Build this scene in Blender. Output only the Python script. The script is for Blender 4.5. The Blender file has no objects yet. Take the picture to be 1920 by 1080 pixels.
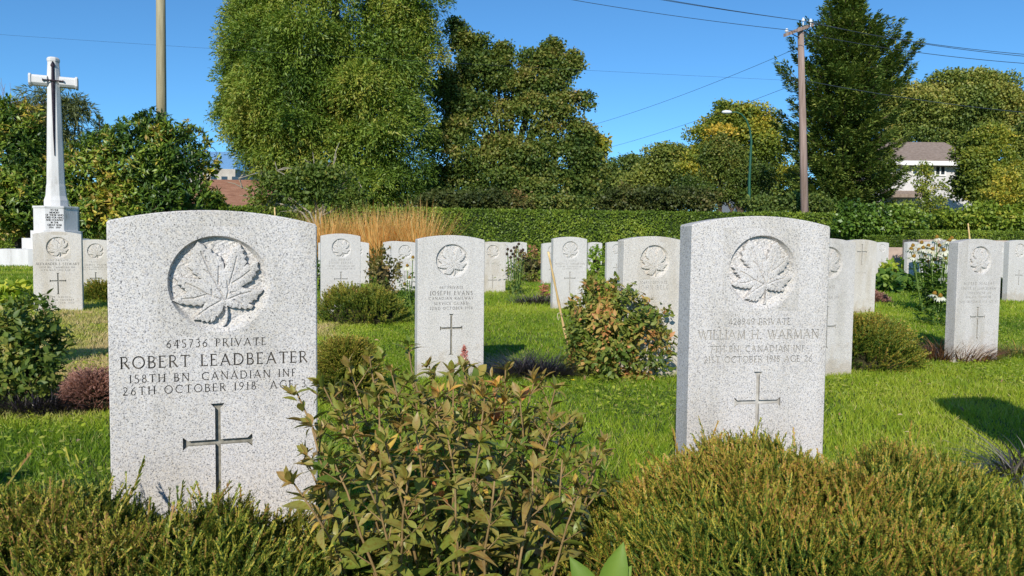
import bpy, math, random
import numpy as np
from mathutils import Vector, Matrix
from mathutils.geometry import delaunay_2d_cdt

random.seed(5)
rng = np.random.default_rng(11)
SC = bpy.context.scene
COL = SC.collection
R_ = math.radians

# ------------------------------------------------------------------ camera
EYE = Vector((0, 0, 0.745))
PITCH, ROLL, FPX = R_(3.16), 0.0112, 1440.0
_F = Vector((0, math.cos(PITCH), -math.sin(PITCH)))
_U0 = Vector((0, math.sin(PITCH), math.cos(PITCH)))
_X = Vector((1, 0, 0))
_R = math.cos(ROLL) * _X + math.sin(ROLL) * _U0
_U = math.cos(ROLL) * _U0 - math.sin(ROLL) * _X
cam_d = bpy.data.cameras.new('camera')
cam = bpy.data.objects.new('camera', cam_d)
COL.objects.link(cam)
cam_d.sensor_width = 36.0
cam_d.lens = FPX / 1920 * 36.0
cam_d.clip_start = 0.02
cam_d.clip_end = 3000
m = Matrix.Identity(4)
for i in range(3):
    m[i][0], m[i][1], m[i][2], m[i][3] = _R[i], _U[i], -_F[i], EYE[i]
cam.matrix_world = m
SC.camera = cam

# ------------------------------------------------------------------ light
SUN_EL, SUN_AZ = R_(30.0), R_(12.0)      # azimuth: the sun stands behind the camera, 12 deg to its left
world = bpy.data.worlds.new('World')
SC.world = world
world.use_nodes = True
wn = world.node_tree
bg = wn.nodes['Background']
sky = wn.nodes.new('ShaderNodeTexSky')
sky.sky_type = 'NISHITA'
sky.sun_disc = False
sky.sun_elevation = SUN_EL
sky.sun_rotation = R_(192.0)
sky.air_density = 1.0
sky.dust_density = 0.0
sky.ozone_density = 10.0
sky.altitude = 1500
_tint = wn.nodes.new('ShaderNodeMixRGB'); _tint.blend_type = 'MULTIPLY'; _tint.inputs[0].default_value = 1
_tint.inputs[2].default_value = (0.90, 1.08, 0.97, 1)
wn.links.new(sky.outputs[0], _tint.inputs[1]); wn.links.new(_tint.outputs[0], bg.inputs[0])
bg.inputs[1].default_value = 0.147
sun_d = bpy.data.lights.new('sun', 'SUN')
sun_d.energy = 4.6
sun_d.angle = R_(0.53)
sun_d.color = (1.0, 0.94, 0.84)
sun = bpy.data.objects.new('sun', sun_d)
COL.objects.link(sun)
ray = Vector((math.sin(SUN_AZ) * math.cos(SUN_EL), math.cos(SUN_AZ) * math.cos(SUN_EL), -math.sin(SUN_EL)))
sun.rotation_euler = ray.to_track_quat('-Z', 'Y').to_euler()
sun.location = (-5, -30, 20)
SC.view_settings.view_transform = 'Standard'
SC.view_settings.look = 'None'
SC.view_settings.gamma = 1.0
SC.view_settings.exposure = 0.06

# ------------------------------------------------------------------ placing helpers
def ss(a, b, t):
    t = np.clip((np.asarray(t, dtype=float) - a) / (b - a), 0, 1)
    return t * t * (3 - 2 * t)
def gz(x, y):
    return (0.07 * ss(5, 9, y) + 0.08 * ss(-1, -4, x) * ss(3, 6, y) + 0.07 * ss(10, 14, y) * ss(2, 5, x)
            + 0.006 * np.sin(np.asarray(x) * 2.1 + 1) * np.cos(np.asarray(y) * 1.7))
def ray_px(px, py):
    d = _F + _R * ((px - 960) / FPX) - _U * ((py - 540) / FPX)
    return d / d.y
def P(px, py, Y):
    return EYE + ray_px(px, py) * Y
def G(px, py, Ymax=60.0):
    "ground point seen at a pixel"
    d = ray_px(px, py)
    lo, hi = 0.4, Ymax
    for _ in range(50):
        mid = (lo + hi) / 2
        p = EYE + d * mid
        if p.z > float(gz(p.x, p.y)): lo = mid
        else: hi = mid
    return EYE + d * lo

# ------------------------------------------------------------------ object helpers
def tag(o, label=None, cat=None, group=None, kind=None):
    if label: o['label'] = label
    if cat: o['category'] = cat
    if group: o['group'] = group
    if kind: o['kind'] = kind
    return o
def empty(name, loc, rz=0.0):
    o = bpy.data.objects.new(name, None)
    o.empty_display_size = 0.1
    o.location = loc
    o.rotation_euler = (0, 0, rz)
    COL.objects.link(o)
    return o
def mesh_np(name, V, Fs, mat, parent=None, var=None, smooth=False, loc=None):
    "V (n,3); Fs list of int arrays (m,k)"
    me = bpy.data.meshes.new(name)
    V = np.asarray(V, dtype=np.float32)
    Fs = [np.asarray(f, dtype=np.int32) for f in Fs if len(f)]
    nl = sum(f.size for f in Fs)
    npoly = sum(len(f) for f in Fs)
    me.vertices.add(len(V))
    me.vertices.foreach_set('co', V.ravel())
    me.loops.add(nl)
    me.loops.foreach_set('vertex_index', np.concatenate([f.ravel() for f in Fs]))
    me.polygons.add(npoly)
    tot = np.concatenate([np.full(len(f), f.shape[1], dtype=np.int32) for f in Fs])
    st = np.concatenate([[0], np.cumsum(tot)[:-1]]).astype(np.int32)
    me.polygons.foreach_set('loop_start', st)
    if smooth:
        me.polygons.foreach_set('use_smooth', np.ones(npoly, dtype=bool))
    me.update(calc_edges=True)
    if var is not None:
        a = me.attributes.new('var', 'FLOAT', 'POINT')
        a.data.foreach_set('value', np.asarray(var, dtype=np.float32))
    if mat is not None: me.materials.append(mat)
    o = bpy.data.objects.new(name, me)
    if parent is not None: o.parent = parent
    if loc is not None: o.location = loc
    COL.objects.link(o)
    return o

class MB:
    "small mesh collector for hard surfaces"
    def __init__(s): s.v, s.f = [], []
    def add(s, vs, fs):
        b = len(s.v); s.v += [tuple(v) for v in vs]; s.f += [tuple(i + b for i in f) for f in fs]
    def box(s, x0, x1, y0, y1, z0, z1):
        s.add([(x0, y0, z0), (x1, y0, z0), (x1, y1, z0), (x0, y1, z0), (x0, y0, z1), (x1, y0, z1), (x1, y1, z1), (x0, y1, z1)],
              [(0, 3, 2, 1), (4, 5, 6, 7), (0, 1, 5, 4), (1, 2, 6, 5), (2, 3, 7, 6), (3, 0, 4, 7)])
    def tube(s, pts, rad, n=8, caps=True):
        pts = [Vector(p) for p in pts]
        if not hasattr(rad, '__len__'): rad = [rad] * len(pts)
        vs, fs = [], []
        prev = None
        for i, p in enumerate(pts):
            d = (pts[min(i + 1, len(pts) - 1)] - pts[max(i - 1, 0)]).normalized()
            if prev is None:
                a = d.cross(Vector((0, 0, 1)))
                if a.length < 0.1: a = d.cross(Vector((1, 0, 0)))
            else:
                a = prev - d * prev.dot(d)
            a.normalize(); prev = a
            b = d.cross(a)
            for k in range(n):
                t = 2 * math.pi * k / n
                vs.append(p + (a * math.cos(t) + b * math.sin(t)) * rad[i])
        for i in range(len(pts) - 1):
            for k in range(n):
                fs.append((i * n + k, i * n + (k + 1) % n, (i + 1) * n + (k + 1) % n, (i + 1) * n + k))
        if caps:
            fs.append(tuple(range(n))[::-1]); fs.append(tuple((len(pts) - 1) * n + k for k in range(n)))
        s.add(vs, fs)
    def loft(s, rings, caps=True):
        n = len(rings[0]); vs = [v for r in rings for v in r]; fs = []
        for i in range(len(rings) - 1):
            for k in range(n):
                fs.append((i * n + k, i * n + (k + 1) % n, (i + 1) * n + (k + 1) % n, (i + 1) * n + k))
        if caps:
            fs.append(tuple(range(n))[::-1]); fs.append(tuple((len(rings) - 1) * n + k for k in range(n)))
        s.add(vs, fs)
    def build(s, name, mat, parent=None, loc=None, bevel=0, smooth=False):
        me = bpy.data.meshes.new(name)
        me.from_pydata(s.v, [], s.f)
        if smooth: me.shade_smooth()
        me.materials.append(mat)
        o = bpy.data.objects.new(name, me)
        if parent is not None: o.parent = parent
        if loc is not None: o.location = loc
        COL.objects.link(o)
        if bevel:
            b = o.modifiers.new('b', 'BEVEL'); b.width = bevel; b.segments = 2; b.limit_method = 'ANGLE'
        return o

# ------------------------------------------------------------------ materials
def newmat(name):
    mt = bpy.data.materials.new(name); mt.use_nodes = True
    nt = mt.node_tree
    return mt, nt, nt.nodes['Principled BSDF']
def ramp(nt, stops, interp='LINEAR'):
    r = nt.nodes.new('ShaderNodeValToRGB'); cr = r.color_ramp; cr.interpolation = interp
    while len(cr.elements) > 1: cr.elements.remove(cr.elements[-1])
    for i, (p, c) in enumerate(stops):
        e = cr.elements[0] if i == 0 else cr.elements.new(p)
        e.position = p; e.color = (*c, 1)
    return r
def foliage(name, stops, rough=0.5, trans=0.3, spec=0.35, tcol=(1.25, 1.3, 0.6), mottle=0):
    stops = [(p_, tuple(min(.9, v_ * 1.15) for v_ in c_)) for p_, c_ in stops]
    mt, nt, pb = newmat(name)
    at = nt.nodes.new('ShaderNodeAttribute'); at.attribute_name = 'var'
    r = ramp(nt, stops)
    nt.links.new(at.outputs['Fac'], r.inputs[0])
    if mottle:      # rust specks and blotches on the blades
        tc = nt.nodes.new('ShaderNodeTexCoord'); nz = nt.nodes.new('ShaderNodeTexNoise'); nz.inputs['Scale'].default_value = mottle; nz.inputs['Detail'].default_value = 4
        nt.links.new(tc.outputs['Object'], nz.inputs[0]); r9 = ramp(nt, [(0.5, (0, 0, 0)), (0.68, (.75, .75, .75))]); nt.links.new(nz.outputs[0], r9.inputs[0])
        m9 = nt.nodes.new('ShaderNodeMixRGB'); m9.blend_type = 'MULTIPLY'; nt.links.new(r9.outputs[0], m9.inputs[0]); nt.links.new(r.outputs[0], m9.inputs[1]); m9.inputs[2].default_value = (.75, .48, .30, 1)
        r = m9
    nt.links.new(r.outputs[0], pb.inputs['Base Color'])
    pb.inputs['Roughness'].default_value = rough
    pb.inputs['Specular IOR Level'].default_value = spec
    if trans > 0:
        tr = nt.nodes.new('ShaderNodeBsdfTranslucent')
        mm = nt.nodes.new('ShaderNodeMixRGB'); mm.blend_type = 'MULTIPLY'; mm.inputs[0].default_value = 1
        mm.inputs[2].default_value = (*tcol, 1)
        nt.links.new(r.outputs[0], mm.inputs[1]); nt.links.new(mm.outputs[0], tr.inputs[0])
        mx = nt.nodes.new('ShaderNodeMixShader'); mx.inputs[0].default_value = trans
        nt.links.new(pb.outputs[0], mx.inputs[1]); nt.links.new(tr.outputs[0], mx.inputs[2])
        nt.links.new(mx.outputs[0], nt.nodes['Material Output'].inputs[0])
    return mt
def noisy(name, stops, scale=5.0, detail=5, rough=0.8, spec=0.3, bump=0.0, bscale=None, stretch=None, metallic=0.0):
    mt, nt, pb = newmat(name)
    tc = nt.nodes.new('ShaderNodeTexCoord')
    mp = nt.nodes.new('ShaderNodeMapping')
    if stretch: mp.inputs['Scale'].default_value = stretch
    nt.links.new(tc.outputs['Object'], mp.inputs[0])
    nz = nt.nodes.new('ShaderNodeTexNoise'); nz.inputs['Scale'].default_value = scale; nz.inputs['Detail'].default_value = detail
    nt.links.new(mp.outputs[0], nz.inputs[0])
    r = ramp(nt, stops); nt.links.new(nz.outputs[0], r.inputs[0])
    nt.links.new(r.outputs[0], pb.inputs['Base Color'])
    pb.inputs['Roughness'].default_value = rough; pb.inputs['Specular IOR Level'].default_value = spec
    pb.inputs['Metallic'].default_value = metallic
    if bump:
        n2 = nt.nodes.new('ShaderNodeTexNoise'); n2.inputs['Scale'].default_value = bscale or scale * 4; n2.inputs['Detail'].default_value = 4
        nt.links.new(mp.outputs[0], n2.inputs[0])
        b = nt.nodes.new('ShaderNodeBump'); b.inputs['Strength'].default_value = 1.0; b.inputs['Distance'].default_value = bump
        nt.links.new(n2.outputs[0], b.inputs['Height']); nt.links.new(b.outputs[0], pb.inputs['Normal'])
    return mt
def granite(name, tint=(1, 1, 1), stain=(0.62, 0.60, 0.52), amt=0.5, gain=1.0, splash=1.0):
    mt, nt, pb = newmat(name)
    N, L = nt.nodes, nt.links
    tc = N.new('ShaderNodeTexCoord')
    nz = N.new('ShaderNodeTexNoise'); nz.inputs['Scale'].default_value = 260; nz.inputs['Detail'].default_value = 3.0; nz.inputs['Roughness'].default_value = 0.7
    L.new(tc.outputs['Object'], nz.inputs[0])
    vg = N.new('ShaderNodeTexVoronoi'); vg.inputs['Scale'].default_value = 560; L.new(tc.outputs['Object'], vg.inputs[0])
    sg = N.new('ShaderNodeSeparateColor'); L.new(vg.outputs['Color'], sg.inputs[0])
    ad = N.new('ShaderNodeMath'); ad.operation = 'MULTIPLY_ADD'; ad.inputs[1].default_value = 0.75; L.new(sg.outputs[1], ad.inputs[0]); L.new(nz.outputs[0], ad.inputs[2])
    g = gain
    r = ramp(nt, [(0.40, (0.12 * g, 0.12 * g, 0.125 * g)), (0.50, (0.32 * g, 0.32 * g, 0.325 * g)), (0.61, (0.61 * g, 0.605 * g, 0.60 * g)), (0.85, (0.70 * g, 0.69 * g, 0.68 * g)), (1.0, (0.86 * g, 0.85 * g, 0.83 * g))])
    L.new(ad.outputs[0], r.inputs[0])
    # bluish and ochre grains
    vo = N.new('ShaderNodeTexVoronoi'); vo.inputs['Scale'].default_value = 300
    L.new(tc.outputs['Object'], vo.inputs[0])
    hs = N.new('ShaderNodeMixRGB'); hs.blend_type = 'MULTIPLY'; hs.inputs[0].default_value = 0.5
    r2 = ramp(nt, [(0.0, (0.8, 0.84, 0.95)), (0.5, (1, 1, 1)), (0.8, (1, 1, 1)), (1.0, (1.0, 0.93, 0.82))])
    sep = N.new('ShaderNodeSeparateColor'); L.new(vo.outputs['Color'], sep.inputs[0]); L.new(sep.outputs[0], r2.inputs[0])
    L.new(r.outputs[0], hs.inputs[1]); L.new(r2.outputs[0], hs.inputs[2])
    # broad weather stains, running down
    mp = N.new('ShaderNodeMapping'); mp.inputs['Scale'].default_value = (9, 9, 2.2)
    L.new(tc.outputs['Object'], mp.inputs[0])
    oi = N.new('ShaderNodeObjectInfo')
    va = N.new('ShaderNodeVectorMath'); va.operation = 'ADD'
    cm = N.new('ShaderNodeCombineXYZ'); ml = N.new('ShaderNodeMath'); ml.operation = 'MULTIPLY'; ml.inputs[1].default_value = 60
    L.new(oi.outputs['Random'], ml.inputs[0]); L.new(ml.outputs[0], cm.inputs[0])
    L.new(mp.outputs[0], va.inputs[0]); L.new(cm.outputs[0], va.inputs[1])
    n3 = N.new('ShaderNodeTexNoise'); n3.inputs['Scale'].default_value = 1.0; n3.inputs['Detail'].default_value = 5
    L.new(va.outputs[0], n3.inputs[0])
    r3 = ramp(nt, [(0.42, (0, 0, 0)), (0.70, (1, 1, 1))]); L.new(n3.outputs[0], r3.inputs[0])
    m3 = N.new('ShaderNodeMath'); m3.operation = 'MULTIPLY'; m3.inputs[1].default_value = amt; L.new(r3.outputs[0], m3.inputs[0])
    mx = N.new('ShaderNodeMixRGB'); mx.blend_type = 'MULTIPLY'; L.new(m3.outputs[0], mx.inputs[0])
    L.new(hs.outputs[0], mx.inputs[1]); mx.inputs[2].default_value = (*stain, 1)
    # soil splashed on the foot of the stone, with a ragged upper limit
    sx = N.new('ShaderNodeSeparateXYZ'); L.new(tc.outputs['Object'], sx.inputs[0])
    n5 = N.new('ShaderNodeTexNoise'); n5.inputs['Scale'].default_value = 14; n5.inputs['Detail'].default_value = 6; L.new(tc.outputs['Object'], n5.inputs[0])
    sm = N.new('ShaderNodeMath'); sm.operation = 'MULTIPLY_ADD'; sm.inputs[1].default_value = -0.45; L.new(n5.outputs[0], sm.inputs[0]); L.new(sx.outputs[2], sm.inputs[2])
    r5 = ramp(nt, [(0.0, (1, 1, 1)), (0.10, (0, 0, 0))])
    sh = N.new('ShaderNodeMath'); sh.operation = 'ADD'; sh.inputs[1].default_value = 0.17; L.new(sm.outputs[0], sh.inputs[0]); L.new(sh.outputs[0], r5.inputs[0])
    ms_ = N.new('ShaderNodeMath'); ms_.operation = 'MULTIPLY'; ms_.inputs[1].default_value = 0.38 * splash; L.new(r5.outputs[0], ms_.inputs[0])
    m5 = N.new('ShaderNodeMixRGB'); m5.blend_type = 'MULTIPLY'; L.new(ms_.outputs[0], m5.inputs[0]); L.new(mx.outputs[0], m5.inputs[1]); m5.inputs[2].default_value = (.62, .50, .34, 1)
    tn = N.new('ShaderNodeMixRGB'); tn.blend_type = 'MULTIPLY'; tn.inputs[0].default_value = 1; tn.inputs[2].default_value = (*tint, 1)
    L.new(m5.outputs[0], tn.inputs[1]); L.new(tn.outputs[0], pb.inputs['Base Color'])
    pb.inputs['Roughness'].default_value = 0.75; pb.inputs['Specular IOR Level'].default_value = 0.25
    b = N.new('ShaderNodeBump'); b.inputs['Strength'].default_value = 1.0; b.inputs['Distance'].default_value = 0.0005
    L.new(nz.outputs[0], b.inputs['Height']); L.new(b.outputs[0], pb.inputs['Normal'])
    return mt

M_GRAN = granite('grey_granite', (1.0, 0.96, 0.925), gain=0.80)
M_GRANW = granite('pale_granite', (1.0, 0.965, 0.92), amt=0.18, gain=.83)
M_GRANB = granite('weathered_granite', (0.99, 0.935, 0.86), (0.66, 0.58, 0.42), 0.5, gain=.85)
M_FACE = {'grey_granite': granite('grey_granite_emblem', (1.0, 0.96, 0.925), gain=0.80, splash=0), 'pale_granite': granite('pale_granite_emblem', (1.0, 0.965, 0.92), amt=0.18, gain=.83, splash=0),
          'weathered_granite': granite('weathered_granite_emblem', (0.99, 0.935, 0.86), (0.66, 0.58, 0.42), 0.5, gain=.85, splash=0)}
M_CUT = noisy('dark_cut_letters', [(0.3, (0.05, 0.042, 0.035)), (0.7, (0.14, 0.12, 0.10))], 60, rough=0.9)  # dark letter floors stand for dirt and the shadow in the cuts
M_CUTP = noisy('pale_cut_letters', [(0.3, (0.33, 0.31, 0.28)), (0.7, (0.54, 0.52, 0.48))], 60, rough=0.9)
M_CROSSCUT = noisy('grimy_cut_cross', [(0.3, (0.16, 0.15, 0.12)), (0.7, (0.36, 0.34, 0.29))], 90, rough=0.9)
M_WSTONE = noisy('white_limestone', [(0.3, (0.42, 0.40, 0.37)), (0.42, (0.60, 0.585, 0.57)), (0.75, (0.73, 0.715, 0.70))], 4, rough=0.8, stretch=(1, 1, .35), bump=0.002, bscale=40)
M_BRONZE = noisy('dark_bronze', [(0.3, (0.03, 0.022, 0.03)), (0.7, (0.07, 0.05, 0.06))], 12, rough=0.5, metallic=0.5)
M_BLACKLET = noisy('black_letter_paint', [(0, (0.02, 0.02, 0.02)), (1, (0.04, 0.035, 0.03))], 20)
M_BARK = noisy('bark', [(0.3, (0.05, 0.035, 0.025)), (0.7, (0.14, 0.10, 0.07))], 6, bump=0.02, stretch=(1, 1, 0.2))
M_PALEBARK = noisy('pale_grey_bark', [(0.3, (0.22, 0.19, 0.14)), (0.7, (0.42, 0.37, 0.28))], 14, bump=0.004)
M_STEM = noisy('brown_stem', [(0.3, (0.16, 0.11, 0.04)), (0.7, (0.33, 0.21, 0.09))], 40, rough=0.6)
M_GSTEM = noisy('green_stem', [(0.3, (0.10, 0.17, 0.03)), (0.7, (0.2, 0.28, 0.07))], 40, rough=0.6)

# ------------------------------------------------------------------ vector soup for foliage
class Soup:
    def __init__(s): s.V, s.F, s.A, s.n = [], [], [], 0
    def add(s, tv, tf, M, T, var, tvar=None):
        "template verts (n,3), quads (m,4), transforms M (k,3,3), T (k,3), var (k,)"
        k, n = len(T), len(tv)
        if k == 0: return
        V = np.einsum('kij,nj->kni', M, tv) + T[:, None, :]
        F = tf[None, :, :] + (s.n + n * np.arange(k))[:, None, None]
        A = np.repeat(np.asarray(var)[:, None], n, 1)
        if tvar is not None: A = A + tvar[None, :]
        s.V.append(V.reshape(-1, 3)); s.F.append(F.reshape(-1, tf.shape[1])); s.A.append(A.ravel())
        s.n += k * n
    def raw(s, V, F, A):
        s.V.append(np.asarray(V, float)); s.F.append(np.asarray(F) + s.n); s.A.append(np.asarray(A, float)); s.n += len(V)
    def build(s, name, mat, parent=None, loc=None, smooth=False):
        V = np.concatenate(s.V)
        if loc is not None: V = V - np.array(loc)[None, :]
        F = [f for f in s.F]
        qs = [f for f in F if f.shape[1] == 4]; ts = [f for f in F if f.shape[1] == 3]
        FF = ([np.concatenate(qs)] if qs else []) + ([np.concatenate(ts)] if ts else [])
        return mesh_np(name, V, FF, mat, parent, np.clip(np.concatenate(s.A), 0, 1), smooth)
def unit(a): return a / np.maximum(np.linalg.norm(a, axis=-1, keepdims=True), 1e-9)
def frames(d, up, scale):
    "columns: side, direction, normal; scale (k,) or (k,3)"
    d = unit(d); sd = unit(np.cross(d, up)); nn = np.cross(sd, d)
    M = np.stack([sd, d, nn], -1)
    sc = np.asarray(scale, float)
    if sc.ndim == 1: sc = np.repeat(sc[:, None], 3, 1)
    return M * sc[:, None, :]
def rdir(k): return unit(rng.normal(size=(k, 3)))
QUAD = (np.array([[0, 0, 0], [0.28, 0.45, 0.06], [0, 1, 0], [-0.28, 0.45, 0.06]]), np.array([[0, 1, 2, 3]]))
ROUND = (np.array([[-.18, 0, 0], [.18, 0, 0], [.42, .45, .05], [.2, .95, 0], [-.2, .95, 0], [-.42, .45, .05]]), np.array([[0, 1, 2, 5], [5, 2, 3, 4]]))
def leaf_tpl(w=0.2, n=5, fold=0.06, droop=0.25, belly=0.42):
    v, f, tv = [], [], []
    for i in range(n + 1):
        t = i / n
        ww = max(0.004, w * math.sin(math.pi * t ** (math.log(0.5) / math.log(belly)))) if 0 < t < 1 else 0.004
        z = -droop * t * t
        v += [(-ww, t, z + fold * ww / w), (0, t, z), (ww, t, z + fold * ww / w)]
        tv += [0.0, 0.10, 0.0]
    for i in range(n):
        a = i * 3
        f += [(a, a + 1, a + 4, a + 3), (a + 1, a + 2, a + 5, a + 4)]
    return np.array(v, float), np.array(f), np.array(tv)
def blade_tpl(w=0.04, bend=0.25, n=3):
    v, f = [], []
    for i in range(n + 1):
        t = i / n
        ww = w * (1 - t ** 1.6) + 0.002
        v += [(-ww, t * (1 - 0.15 * bend * t), -bend * t * t), (ww, t * (1 - 0.15 * bend * t), -bend * t * t)]
    for i in range(n): f.append((2 * i, 2 * i + 1, 2 * i + 3, 2 * i + 2))
    return np.array(v, float), np.array(f)
# a coarse value noise for clumps of tone
_lat = rng.random((64, 64, 8))
def vnoise(p, sc):
    q = np.asarray(p, float) * sc
    i = np.floor(q).astype(int); f = q - i; f = f * f * (3 - 2 * f)
    out = 0
    for dx in (0, 1):
        for dy in (0, 1):
            for dz in (0, 1):
                w = (f[:, 0] if dx else 1 - f[:, 0]) * (f[:, 1] if dy else 1 - f[:, 1]) * (f[:, 2] if dz else 1 - f[:, 2])
                out = out + w * _lat[(i[:, 0] + dx) % 64, (i[:, 1] + dy) % 64, (i[:, 2] + dz) % 8]
    return out


# ================================================================== HEADSTONES
# a stroke alphabet of thin roman capitals, cap height 1
TK, TN = 0.125, 0.085
def _arc(cx, cy, rx, ry, a0, a1, n=9):
    return [(cx + rx * math.cos(R_(a0 + (a1 - a0) * i / n)), cy + ry * math.sin(R_(a0 + (a1 - a0) * i / n))) for i in range(n + 1)]
def _v(x, y0=0, y1=1, w=TK, s0=1, s1=1):
    out = [([(x, y0), (x, y1)], w)]
    if s0: out.append(([(x - .12, y0 + .03), (x + .12, y0 + .03)], .06))
    if s1: out.append(([(x - .12, y1 - .03), (x + .12, y1 - .03)], .06))
    return out
def _l(pts, w=TN): return [(pts, w)]
def _sf(x, y, h=.09): return [([(x - h, y), (x + h, y)], .06)]
GL = {
 'A': (.86, _l([(.06, 0), (.42, 1)]) + _l([(.40, 1), (.78, 0)], TK) + _l([(.17, .34), (.67, .34)]) + _sf(.06, .03) + _sf(.78, .03)),
 'B': (.62, _v(.10) + _l([(.1, .97)] + _arc(.28, .74, .2, .23, 90, -90) + [(.1, .51)]) + _l([(.1, .51)] + _arc(.3, .27, .24, .24, 90, -90) + [(.1, .03)], TK * .9)),
 'C': (.84, _l(_arc(.5, .5, .44, .47, 50, 310, 14), .11) + _l([(.79, .98), (.79, .76)], .06)),
 'D': (.84, _v(.10) + _l([(.1, .96)] + _arc(.32, .5, .44, .46, 90, -90, 12) + [(.1, .04)], .11)),
 'E': (.56, _v(.10) + _l([(.1, .96), (.47, .96)]) + _l([(.1, .52), (.40, .52)]) + _l([(.1, .04), (.5, .04)]) + _l([(.47, .99), (.47, .84)], .05) + _l([(.5, .01), (.5, .18)], .05)),
 'F': (.54, _v(.10) + _l([(.1, .96), (.47, .96)]) + _l([(.1, .5), (.38, .5)]) + _l([(.47, .99), (.47, .84)], .05)),
 'G': (.88, _l(_arc(.5, .5, .44, .47, 50, 330, 14), .11) + _l([(.82, .42), (.82, .1)], TK) + _sf(.82, .42) + _l([(.79, .98), (.79, .78)], .06)),
 'H': (.84, _v(.12) + _v(.72) + _l([(.12, .52), (.72, .52)])),
 'I': (.26, _v(.13)),
 'J': (.36, _v(.2, .1, 1, s0=0) + _l([(.2, .12), (.14, -.08), (-.02, -.14)])),
 'K': (.74, _v(.12) + _l([(.62, .98), (.16, .5)]) + _l([(.26, .58), (.68, .03)], TK) + _sf(.62, .97) + _sf(.68, .03)),
 'L': (.56, _v(.12) + _l([(.12, .04), (.54, .04)]) + _l([(.54, .01), (.54, .2)], .05)),
 'M': (.98, _l([(.12, 0), (.18, 1)]) + _l([(.16, 1), (.49, .08)], TK) + _l([(.49, .08), (.82, 1)]) + _l([(.80, 1), (.88, 0)], TK) + _sf(.12, .03) + _sf(.88, .03)),
 'N': (.88, _v(.12, w=TN) + _l([(.1, 1), (.76, 0)], TK) + _v(.76, w=TN, s0=0)),
 'O': (.94, _l(_arc(.47, .5, .42, .47, 0, 360, 20), .11)),
 'P': (.58, _v(.10) + _l([(.1, .97)] + _arc(.28, .71, .24, .26, 90, -90) + [(.1, .45)])),
 'Q': (.94, _l(_arc(.47, .5, .42, .47, 0, 360, 20), .11) + _l([(.5, .1), (.9, -.2)])),
 'R': (.68, _v(.10) + _l([(.1, .97)] + _arc(.28, .74, .22, .23, 90, -90) + [(.1, .51)]) + _l([(.3, .51), (.66, .0)], TK)),
 'S': (.54, _l(_arc(.27, .74, .19, .22, 40, 250, 8) + _arc(.26, .26, .21, .23, 70, -140, 8), .10)),
 'T': (.72, _v(.36, s1=0) + _l([(.03, .96), (.69, .96)]) + _l([(.03, .99), (.03, .84)], .05) + _l([(.69, .99), (.69, .84)], .05)),
 'U': (.82, _v(.12, .3, 1, s0=0) + _v(.70, .3, 1, w=TN, s0=0) + _l([(.12, .32)] + _arc(.41, .3, .29, .27, 180, 360) + [(.70, .32)])),
 'V': (.82, _l([(.06, 1), (.42, 0)], TK) + _l([(.40, 0), (.76, 1)]) + _sf(.06, .97) + _sf(.76, .97)),
 'W': (1.15, _l([(.06, 1), (.34, 0)], TK) + _l([(.33, 0), (.58, .95)]) + _l([(.56, .95), (.82, 0)], TK) + _l([(.81, 0), (1.08, 1)]) + _sf(.06, .97) + _sf(1.08, .97)),
 'X': (.78, _l([(.08, 1), (.70, 0)], TK) + _l([(.08, 0), (.70, 1)]) + _sf(.08, .03) + _sf(.7, .97)),
 'Y': (.76, _l([(.06, 1), (.38, .48)], TK) + _l([(.38, .48), (.70, 1)]) + _v(.38, 0, .5, s1=0) + _sf(.06, .97) + _sf(.7, .97)),
 'Z': (.7, _l([(.06, .96), (.64, .96)]) + _l([(.62, .97), (.06, .03)], TK) + _l([(.05, .04), (.66, .04)])),
 '0': (.62, _l(_arc(.3, .5, .25, .47, 0, 360, 16), .10)),
 '1': (.3, _v(.14)),
 '2': (.58, _l(_arc(.27, .72, .2, .25, 150, -30, 8) + [(.06, .05)], .10) + _l([(.05, .05), (.52, .05)], TK)),
 '3': (.54, _l(_arc(.24, .76, .19, .21, 140, -80, 7), .09) + _l(_arc(.24, .28, .23, .27, 80, -140, 8), .10)),
 '4': (.64, _l([(.42, 1), (.04, .26)]) + _l([(.04, .27), (.6, .27)]) + _l([(.43, 1), (.43, -.02)], TK)),
 '5': (.54, _l([(.46, .96), (.14, .96)]) + _l([(.14, .98), (.11, .56)], .09) + _l(_arc(.22, .28, .25, .29, 105, -140, 8), .10)),
 '6': (.60, _l([(.5, .97), (.2, .68), (.07, .36)], .09) + _l(_arc(.29, .28, .22, .26, 0, 360, 14), .10)),
 '7': (.54, _l([(.04, .95), (.5, .95)], .10) + _l([(.49, .97), (.17, 0)], .10)),
 '8': (.56, _l(_arc(.27, .76, .17, .20, 0, 360, 12), .09) + _l(_arc(.27, .28, .22, .26, 0, 360, 12), .10)),
 '9': (.60, _l([(.1, .02), (.38, .3), (.51, .64)], .09) + _l(_arc(.29, .72, .22, .25, 0, 360, 14), .10)),
 '.': (.2, _l([(.05, .06), (.17, .06)], .12)),
 '-': (.4, _l([(.06, .42), (.34, .42)], .09)),
 ' ': (.42, []),
}
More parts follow.
